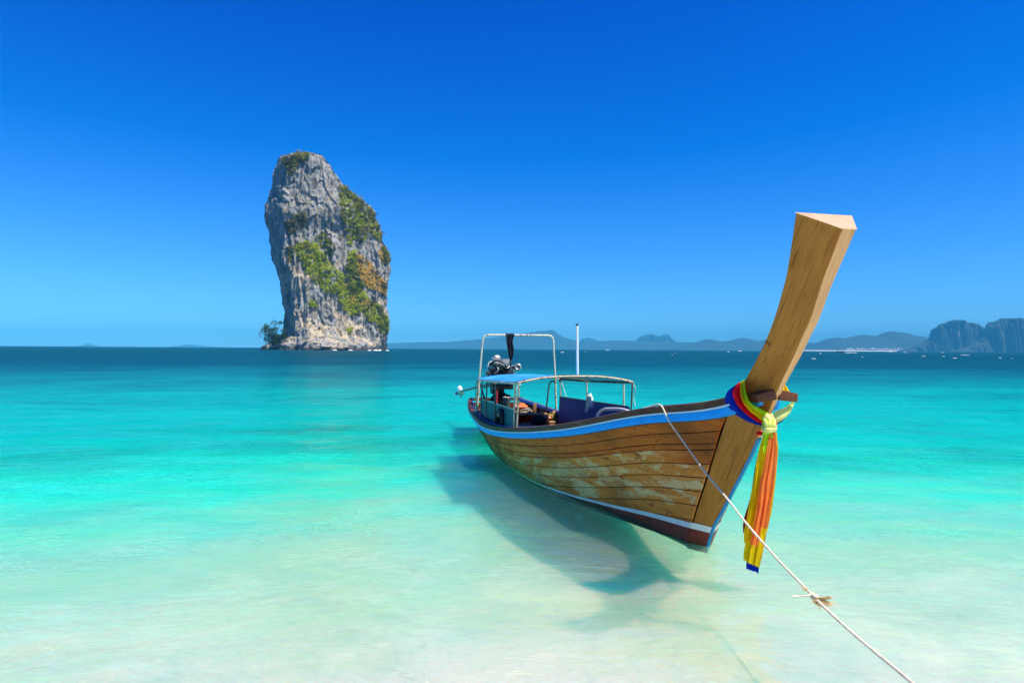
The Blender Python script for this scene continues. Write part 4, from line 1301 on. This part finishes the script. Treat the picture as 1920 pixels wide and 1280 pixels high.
prop('wood_plank', H(1030, 791, 7.0), (.12, .26, .022), 9, M['deck_wood'], 'short board sticking out beside the salmon vest', 'plank', kind='board', rot=.12)
bc = H(950, 752, 7.9)
bk = thing_at('bucket', bc, 'grey green bucket standing behind the teal side board', 'bucket')
m1 = MB(bc); m1.tube([bc + np.array([0, 0, -.10]), bc + np.array([0, 0, .08]), bc + np.array([0, 0, .085])], [.07, .085, .075], 18); m1.build('pail', M['drum_grey'], bk)
m1 = MB(bc); m1.torus(bc + np.array([0, 0, .085]), (0, 0, 1), .085, .007, 20, 6); m1.build('rim', M['bright_metal'], bk)

# ================================================================== RIBBON GARLAND
Z4 = lambda x, y: (x / 11.64 + 1360, y / 11.64 + 690)
Z5 = lambda x, y: (x / 3.05 + 1340, y / 3.05 + 680)
KN = on_stat((1441, 786), -1.13)
gar = thing_at('ribbon_garland', KN, 'bright knotted ribbons tied round the bow post with long tails', 'ribbons')
E_blue0 = [Z4(*q) for q in ((255, 345), (60, 490), (-5, 640), (10, 800), (150, 960), (400, 1120), (600, 1210), (830, 1265))]
E_bl_rd = [Z4(*q) for q in ((262, 335), (168, 470), (172, 620), (275, 830), (450, 1000), (600, 1110), (720, 1180), (850, 1225))]
E_rd_yl = [Z4(*q) for q in ((335, 300), (322, 460), (335, 620), (405, 780), (530, 940), (680, 1060), (780, 1140), (880, 1190))]
E_yl_li = [Z4(*q) for q in ((378, 270), (380, 470), (410, 640), (505, 790), (640, 905), (780, 995), (880, 1070), (930, 1140))]
E_li_in = [Z4(*q) for q in ((425, 245), (435, 450), (492, 660), (572, 770), (700, 850), (830, 920), (930, 980), (985, 1060))]


def ribbon(name, ea, eb, offs, mat_, seed, amp=.007, nw=12, n=34, lab=None):
    A, B = cspline(ea, n), cspline(eb, n)
    of = np.interp(np.linspace(0, 1, n), np.linspace(0, 1, len(offs)), offs)
    m1 = MB(KN); P = []
    for i in range(n):
        row = []
        for j, s in enumerate(np.linspace(0, 1, nw)):
            q = A[i] + (B[i] - A[i]) * s
            o_ = of[i] + amp * (math.sin(s * 11 + seed + i * .05) + .6 * math.sin(s * 23 + seed * 2 + i * .1)) * (.4 + .6 * math.sin(math.pi * i / (n - 1))) + .012 * math.sin(math.pi * s)
            row.append(on_plane(q, o_))
        P.append(row)
    m1.grid(np.array(P)); o = m1.build(name, mat_, gar, angle=180)
    if lab: o['label'] = lab
    return o
OFF = [.17, .205, .215, .205, .175, .125, .08, .04]
ribbon('ribbon_band', E_blue0, E_bl_rd, [x + .0 for x in OFF], M['c_blue'], 1, lab='royal blue outer band')
ribbon('ribbon_band', E_bl_rd, E_rd_yl, [x + .004 for x in OFF], M['c_red'], 2, lab='crimson band')
ribbon('ribbon_band', E_rd_yl, E_yl_li, [x + .008 for x in OFF], M['c_yellow'], 3, lab='yellow band')
ribbon('ribbon_band', E_yl_li, E_li_in, [x + .008 for x in OFF], M['c_lime'], 4, lab='lime inner band')
OFR = [-.0, -.06, -.13, -.19, -.20]
r_out = [Z4(*q) for q in ((1040, 1240), (1250, 1125), (1415, 965), (1492, 790), (1495, 690))]
r_in = [Z4(*q) for q in ((985, 1040), (1130, 925), (1290, 860), (1420, 760), (1470, 680))]
ribbon('ribbon_band', r_out, r_in, OFR, M['c_pale'], 5, lab='pale lime band on the far side of the post')
ribbon('ribbon_band', [Z4(*q) for q in ((1040, 1270), (1200, 1190), (1290, 1115))], [Z4(*q) for q in ((1040, 1215), (1200, 1130), (1290, 1080))], [-.03, -.09, -.14], M['c_blue'], 6)
ribbon('ribbon_band', [Z4(*q) for q in ((1400, 530), (1380, 470), (1330, 390), (1300, 340))], [Z4(*q) for q in ((1300, 560), (1270, 510), (1255, 450), (1250, 400))], [-.185, -.17, -.14, -.10], M['c_yellow'], 7)
# behind the post, over both rails
m1 = MB(KN); P = []
for p in cspline([L(-.86, .17, 1.60), L(-.80, .10, 1.585), L(-.76, 0, 1.58), L(-.80, -.10, 1.58), L(-.92, -.18, 1.57), L(-1.06, -.20, 1.52)], 24):
    P.append([p + np.array([.012 * math.cos(a) - .006 * math.sin(3 * a), 0, .022 * math.sin(a)]) for a in np.linspace(0, 2 * math.pi, 10, endpoint=False)])
m1.grid(np.array(P), closed=True); m1.build('ribbon_band', M['c_yellow'], gar, angle=180)
# knot
m1 = MB(KN)
kc = lambda x, y, d=0: on_stat(Z4(x, y), -1.155 - d)
m1.cur = 0; m1.blob(kc(960, 1130), (.035, .045, .05), 3, .5, 22, 16, 2.6)
m1.blob(kc(950, 1260, .01), (.04, .05, .05), 5, .6, 22, 16, 2.6)
m1.cur = 1; m1.blob(kc(880, 1240, .01), (.03, .025, .05), 7, .6, 18, 12, 2.4); m1.blob(kc(930, 1370), (.035, .045, .06), 9, .5, 20, 14, 2.4)
m1.cur = 2; m1.blob(kc(1040, 1215, .02), (.02, .028, .035), 8, .6, 16, 12, 2)
for k in range(7):
    m1.cur = [0, 1, 0, 0, 1, 0, 0][k]
    x0 = 850 + k * 35
    m1.tube(cspline([kc(x0, 1100 + 40 * (k % 3), .03), kc(x0 + 40 - k * 6, 1230, .055), kc(870 + k * 28, 1390, .035)], 10), [.008, .011, .013, .014, .014, .014, .014, .013, .011, .008], 7)
m1.cur = 0
m1.tube(cspline([kc(840, 1330, .02), kc(900, 1345, .06), kc(1000, 1335, .062), kc(1090, 1310, .02)], 12), .017, 8)
m1.tube(cspline([kc(845, 1370, .02), kc(905, 1385, .06), kc(1000, 1370, .062), kc(1085, 1350, .02)], 12), .014, 8)
m1.build('knot', [M['c_pale'], M['c_lime'], M['c_orange']], gar, angle=180)
m1 = MB(KN); m1.blob(on_stat(Z5(262, 402), -1.08), (.02, .035, .014), 4, .6, 14, 10); m1.build('red_tie', M['c_red'], gar)


def tail(name, le, re, u, mat_, folds, amp, seed, lab=None, jag=.012):
    n, nw = 40, 26
    A, B = cspline([Z5(*q) for q in le], n), cspline([Z5(*q) for q in re], n)
    m1 = MB(KN); P = []
    for i in range(n):
        t_ = i / (n - 1); row = []
        for j, s in enumerate(np.linspace(0, 1, nw)):
            sw = s + .03 * math.sin(seed + t_ * 4 + s * 5)
            q = A[i] + (B[i] - A[i]) * s
            dep = .62 * amp * (.35 + .65 * min(1, t_ * 2.5)) * (math.sin(sw * folds * 2 * math.pi + seed + .9 * math.sin(t_ * 3 + seed)) + .45 * math.sin(sw * folds * 4.7 * math.pi + 2 * seed + 1.5 * t_) + .9 * noise.noise(Vector((s * 7, t_ * 2.2, seed * 3.1))) + .35 * noise.noise(Vector((s * 17, t_ * 3.5, seed))))
            p = on_stat(q, u + dep)
            p = p + np.array([0, .006 * noise.noise(Vector((s * 4, t_ * 5, seed))), 0])
            if i == n - 1: p = p + np.array([0, 0, jag * (noise.noise(Vector((s * 6, seed, 0))) + .6 * noise.noise(Vector((s * 40, seed, 3))))])
            row.append(p)
        P.append(row)
    m1.grid(np.array(P)); o = m1.build(name, mat_, gar, angle=180)
    if lab: o['label'] = lab
    return o
tail('ribbon_tail', [(262, 470), (236, 570), (218, 680), (195, 800), (165, 900), (162, 970)], [(285, 470), (262, 570), (245, 680), (230, 800), (205, 900), (195, 975)], -1.10, M['c_maroon'], 1.5, .010, 1, 'maroon tail')
tail('ribbon_tail', [(275, 415), (240, 560), (220, 690), (195, 830), (170, 960), (167, 1025)], [(312, 415), (300, 560), (285, 690), (262, 830), (240, 960), (232, 1035)], -1.145, M['c_yellow'], 2, .012, 2, 'yellow tail')
tail('ribbon_tail', [(288, 405), (280, 450), (276, 480), (279, 520)], [(318, 400), (310, 450), (300, 480), (285, 525)], -1.175, M['c_lime'], 2, .008, 3, 'short lime tail under the knot')
tail('ribbon_tail', [(262, 640), (230, 760), (200, 900), (172, 1040), (165, 1128)], [(320, 640), (315, 760), (306, 900), (282, 1040), (256, 1172)], -1.125, M['c_yellow'], 2.5, .014, 5, 'longest yellow tail')
tail('ribbon_tail', [(300, 640), (290, 800), (270, 1000), (235, 1100)], [(322, 640), (318, 800), (290, 1000), (268, 1125)], -1.10, M['c_red'], 1, .008, 6, 'red tail at the back')
tail('ribbon_tail', [(190, 1000), (182, 1090), (180, 1176)], [(262, 1000), (256, 1090), (251, 1202)], -1.105, M['c_blue'], 1.5, .010, 7, 'royal blue tail tip')
tail('ribbon_tail', [(312, 400), (292, 540), (258, 690), (238, 850), (203, 1040)], [(345, 395), (330, 540), (308, 690), (288, 850), (248, 1046)], -1.185, M['c_orange'], 1.5, .012, 8, 'long orange tail')
tail('ribbon_tail', [(325, 400), (318, 520), (292, 700), (270, 830), (252, 940)], [(350, 395), (358, 520), (340, 700), (320, 830), (302, 948)], -1.175, M['c_orange'], 1.5, .013, 9, 'shorter orange tail')
tail('ribbon_tail', [(335, 400), (345, 540), (328, 700), (308, 850), (290, 960)], [(356, 400), (363, 500), (345, 700), (325, 850), (300, 965)], -1.14, M['c_yellow'], 1, .008, 10, 'yellow sliver beside the orange tails')

# ================================================================== MOORING ROPE
def over_rail(px, py, out):
    sx_ = .3
    for _ in range(14):
        p = on_plane((px, py), sx_); sx_ = 0.5 * sx_ + 0.5 * (float(bU(-p[0])) + out)
    return FOOT + FWD * p[0] - STB * p[1] + np.array([0, 0, p[2]])
def over_hull(px, py, out):
    sx_ = .3
    for _ in range(20):
        p = on_plane((px, py), sx_); u = -p[0]
        S = section(u); sx_ = 0.6 * sx_ + 0.4 * (float(np.interp(-p[2], -S[:, 1], S[:, 0])) + out)
    return FOOT + FWD * p[0] - STB * p[1] + np.array([0, 0, p[2]])
RP = [(1322.5, 885, 5.80), (1364, 935, 5.24), (1394, 974, 4.87),
      (1432, 1018.5, 4.46), (1469.5, 1060, 4.15), (1526, 1118, 3.74), (1545, 1137, 3.61), (1591, 1179, 3.35), (1639, 1220, 3.12), (1713, 1281, 2.82)]
rp = [over_rail(*q) for q in ((1205, 766, -.30), (1216, 763, -.16), (1228, 759.3, -.08), (1236, 758.3, .0), (1241.5, 762, .066), (1246, 771, .082), (1255, 790, .085))] + [over_hull(1268, 809, .06), over_hull(1284, 831, .07)] + [at(*q) for q in RP] + [np.array([1.70, 2.0, .50]), np.array([1.71, 1.0, .52]), np.array([1.72, -1.2, .62])]
line = cspline(rp, 900)
seg = np.concatenate([[0], np.cumsum(np.linalg.norm(np.diff(line, axis=0), axis=1))])
NS = 1100
ss = np.linspace(0, seg[-1], NS)
line = np.stack([np.interp(ss, seg, line[:, k]) for k in range(3)], 1)
rope_e = tag(empty('mooring_rope', Matrix.Translation(Vector(rp[3]))), 'pale twisted mooring rope running from the rail down to the lower right', 'rope')
T = np.gradient(line, axis=0); T /= np.linalg.norm(T, axis=1)[:, None]
A_ = np.cross(T, [0, 0, 1.0]); A_ /= np.linalg.norm(A_, axis=1)[:, None]; B_ = np.cross(T, A_)
for k in range(3):
    ph_ = ss / .042 * 2 * math.pi / 1.0 + k * 2.094
    r_ = .0042
    m1 = MB(rp[3]); m1.tube(line + r_ * (np.cos(ph_)[:, None] * A_ + np.sin(ph_)[:, None] * B_), .0047, 6); m1.build('strand', M['rope'], rope_e)
kp = at(1526, 1118, 3.73)
m1 = MB(rp[3])
for k in range(4):
    m1.torus(kp + np.array([.004 * k, -.012 * k + .015, -.004 * k]), T[np.argmin(np.linalg.norm(line - kp, axis=1))] + rng.normal(size=3) * .35, .014, .007, 14, 7)
m1.blob(kp, (.014, .016, .014), 4, .5)
m1.build('knot', M['rope'], rope_e)
kpx = lambda x, y: (x / 14.22 + 1470, y / 14.22 + 1080)
def frayed(px0, px1, n, spread, r, mat_, d=3.70):
    m1 = MB(rp[3])
    a, b_ = at(*px0, d), at(*px1, d - .02)
    for _ in range(n):
        e = b_ + rng.normal(size=3) * spread; mid = (a + b_) / 2 + rng.normal(size=3) * spread * .6
        m1.tube(cspline([a + rng.normal(size=3) * .003, mid, e], 6), np.linspace(r, r * .5, 6), 4)
    m1.build('frayed_end', mat_, rope_e)
frayed(kpx(700, 510), kpx(235, 525), 6, .003, .0034, M['rope'])
frayed(kpx(870, 590), kpx(1230, 575), 26, .008, .0016, M['fray'])
frayed(kpx(880, 640), kpx(1270, 735), 32, .013, .0013, M['fray'])
frayed(kpx(800, 640), kpx(1030, 800), 36, .014, .0017, M['fray'])
frayed(kpx(620, 370), kpx(480, 300), 14, .012, .0009, M['fray'])
frayed(kpx(740, 620), kpx(700, 780), 8, .02, .0005, M['rope'])

# ================================================================== DISTANT BOAT
dp = at(1577, 659.6, 720)
db = tag(empty('small_boat', Matrix.Translation((dp[0], dp[1], 0)) @ Matrix.Rotation(math.pi, 4, 'Z')), 'tiny dark longtail boat under way near the horizon right of the bow post', 'boat')
m1 = MB()
P = []
for t_ in np.linspace(0, 1, 12):
    x = -3.6 + 7.4 * t_; hw_ = 1.0 * math.sin(math.pi * min(.97, .12 + .86 * t_)) + .05; zt = .75 + 1.0 * max(0, t_ - .6) ** 2 * 6
    P.append([(x, -hw_, zt), (x, -hw_ * .8, .1), (x, 0, -.2), (x, hw_ * .8, .1), (x, hw_, zt)])
m1.grid(np.array(P)); m1.build('hull', M['inner_wood'], db)
m1 = MB(); m1.tube([(3.6, 0, 1.2), (4.1, 0, 2.4), (4.3, 0, 3.8)], [.25, .3, .35], 6); m1.build('stem_post', M['black_iron'], db)
m1 = MB(); m1.box((-.8, 0, 2.2), (4.0, 1.8, .12))
for x in (-2.6, 1.0):
    for y in (-.8, .8): m1.tube([(x, y, .7), (x, y, 2.15)], .06, 5)
m1.build('awning', M['navy_board'], db)
m1 = MB()
for k, (x, h_) in enumerate(((-2.0, 1.6), (-.3, 1.5), (.8, 1.5))): m1.blob((x, .1 * k, h_), (.28, .3, .45), k, .3)
m1.build('load', M['grey_canvas'], db)
bb = MB()
for k in range(12): cap(dp[0] + 4 + k * 1.1 + rng.uniform(-.4, .4), dp[1] - 2 + rng.uniform(-.6, .6), rng.uniform(1.2, 3.0), 1.6, rng.uniform(.2, .65) * (1 - k / 16), 70 + k)
tag(bb.build('boat_wake', wc.data.materials[0], angle=180), 'white wake behind the tiny distant boat', 'wake', kind='stuff')
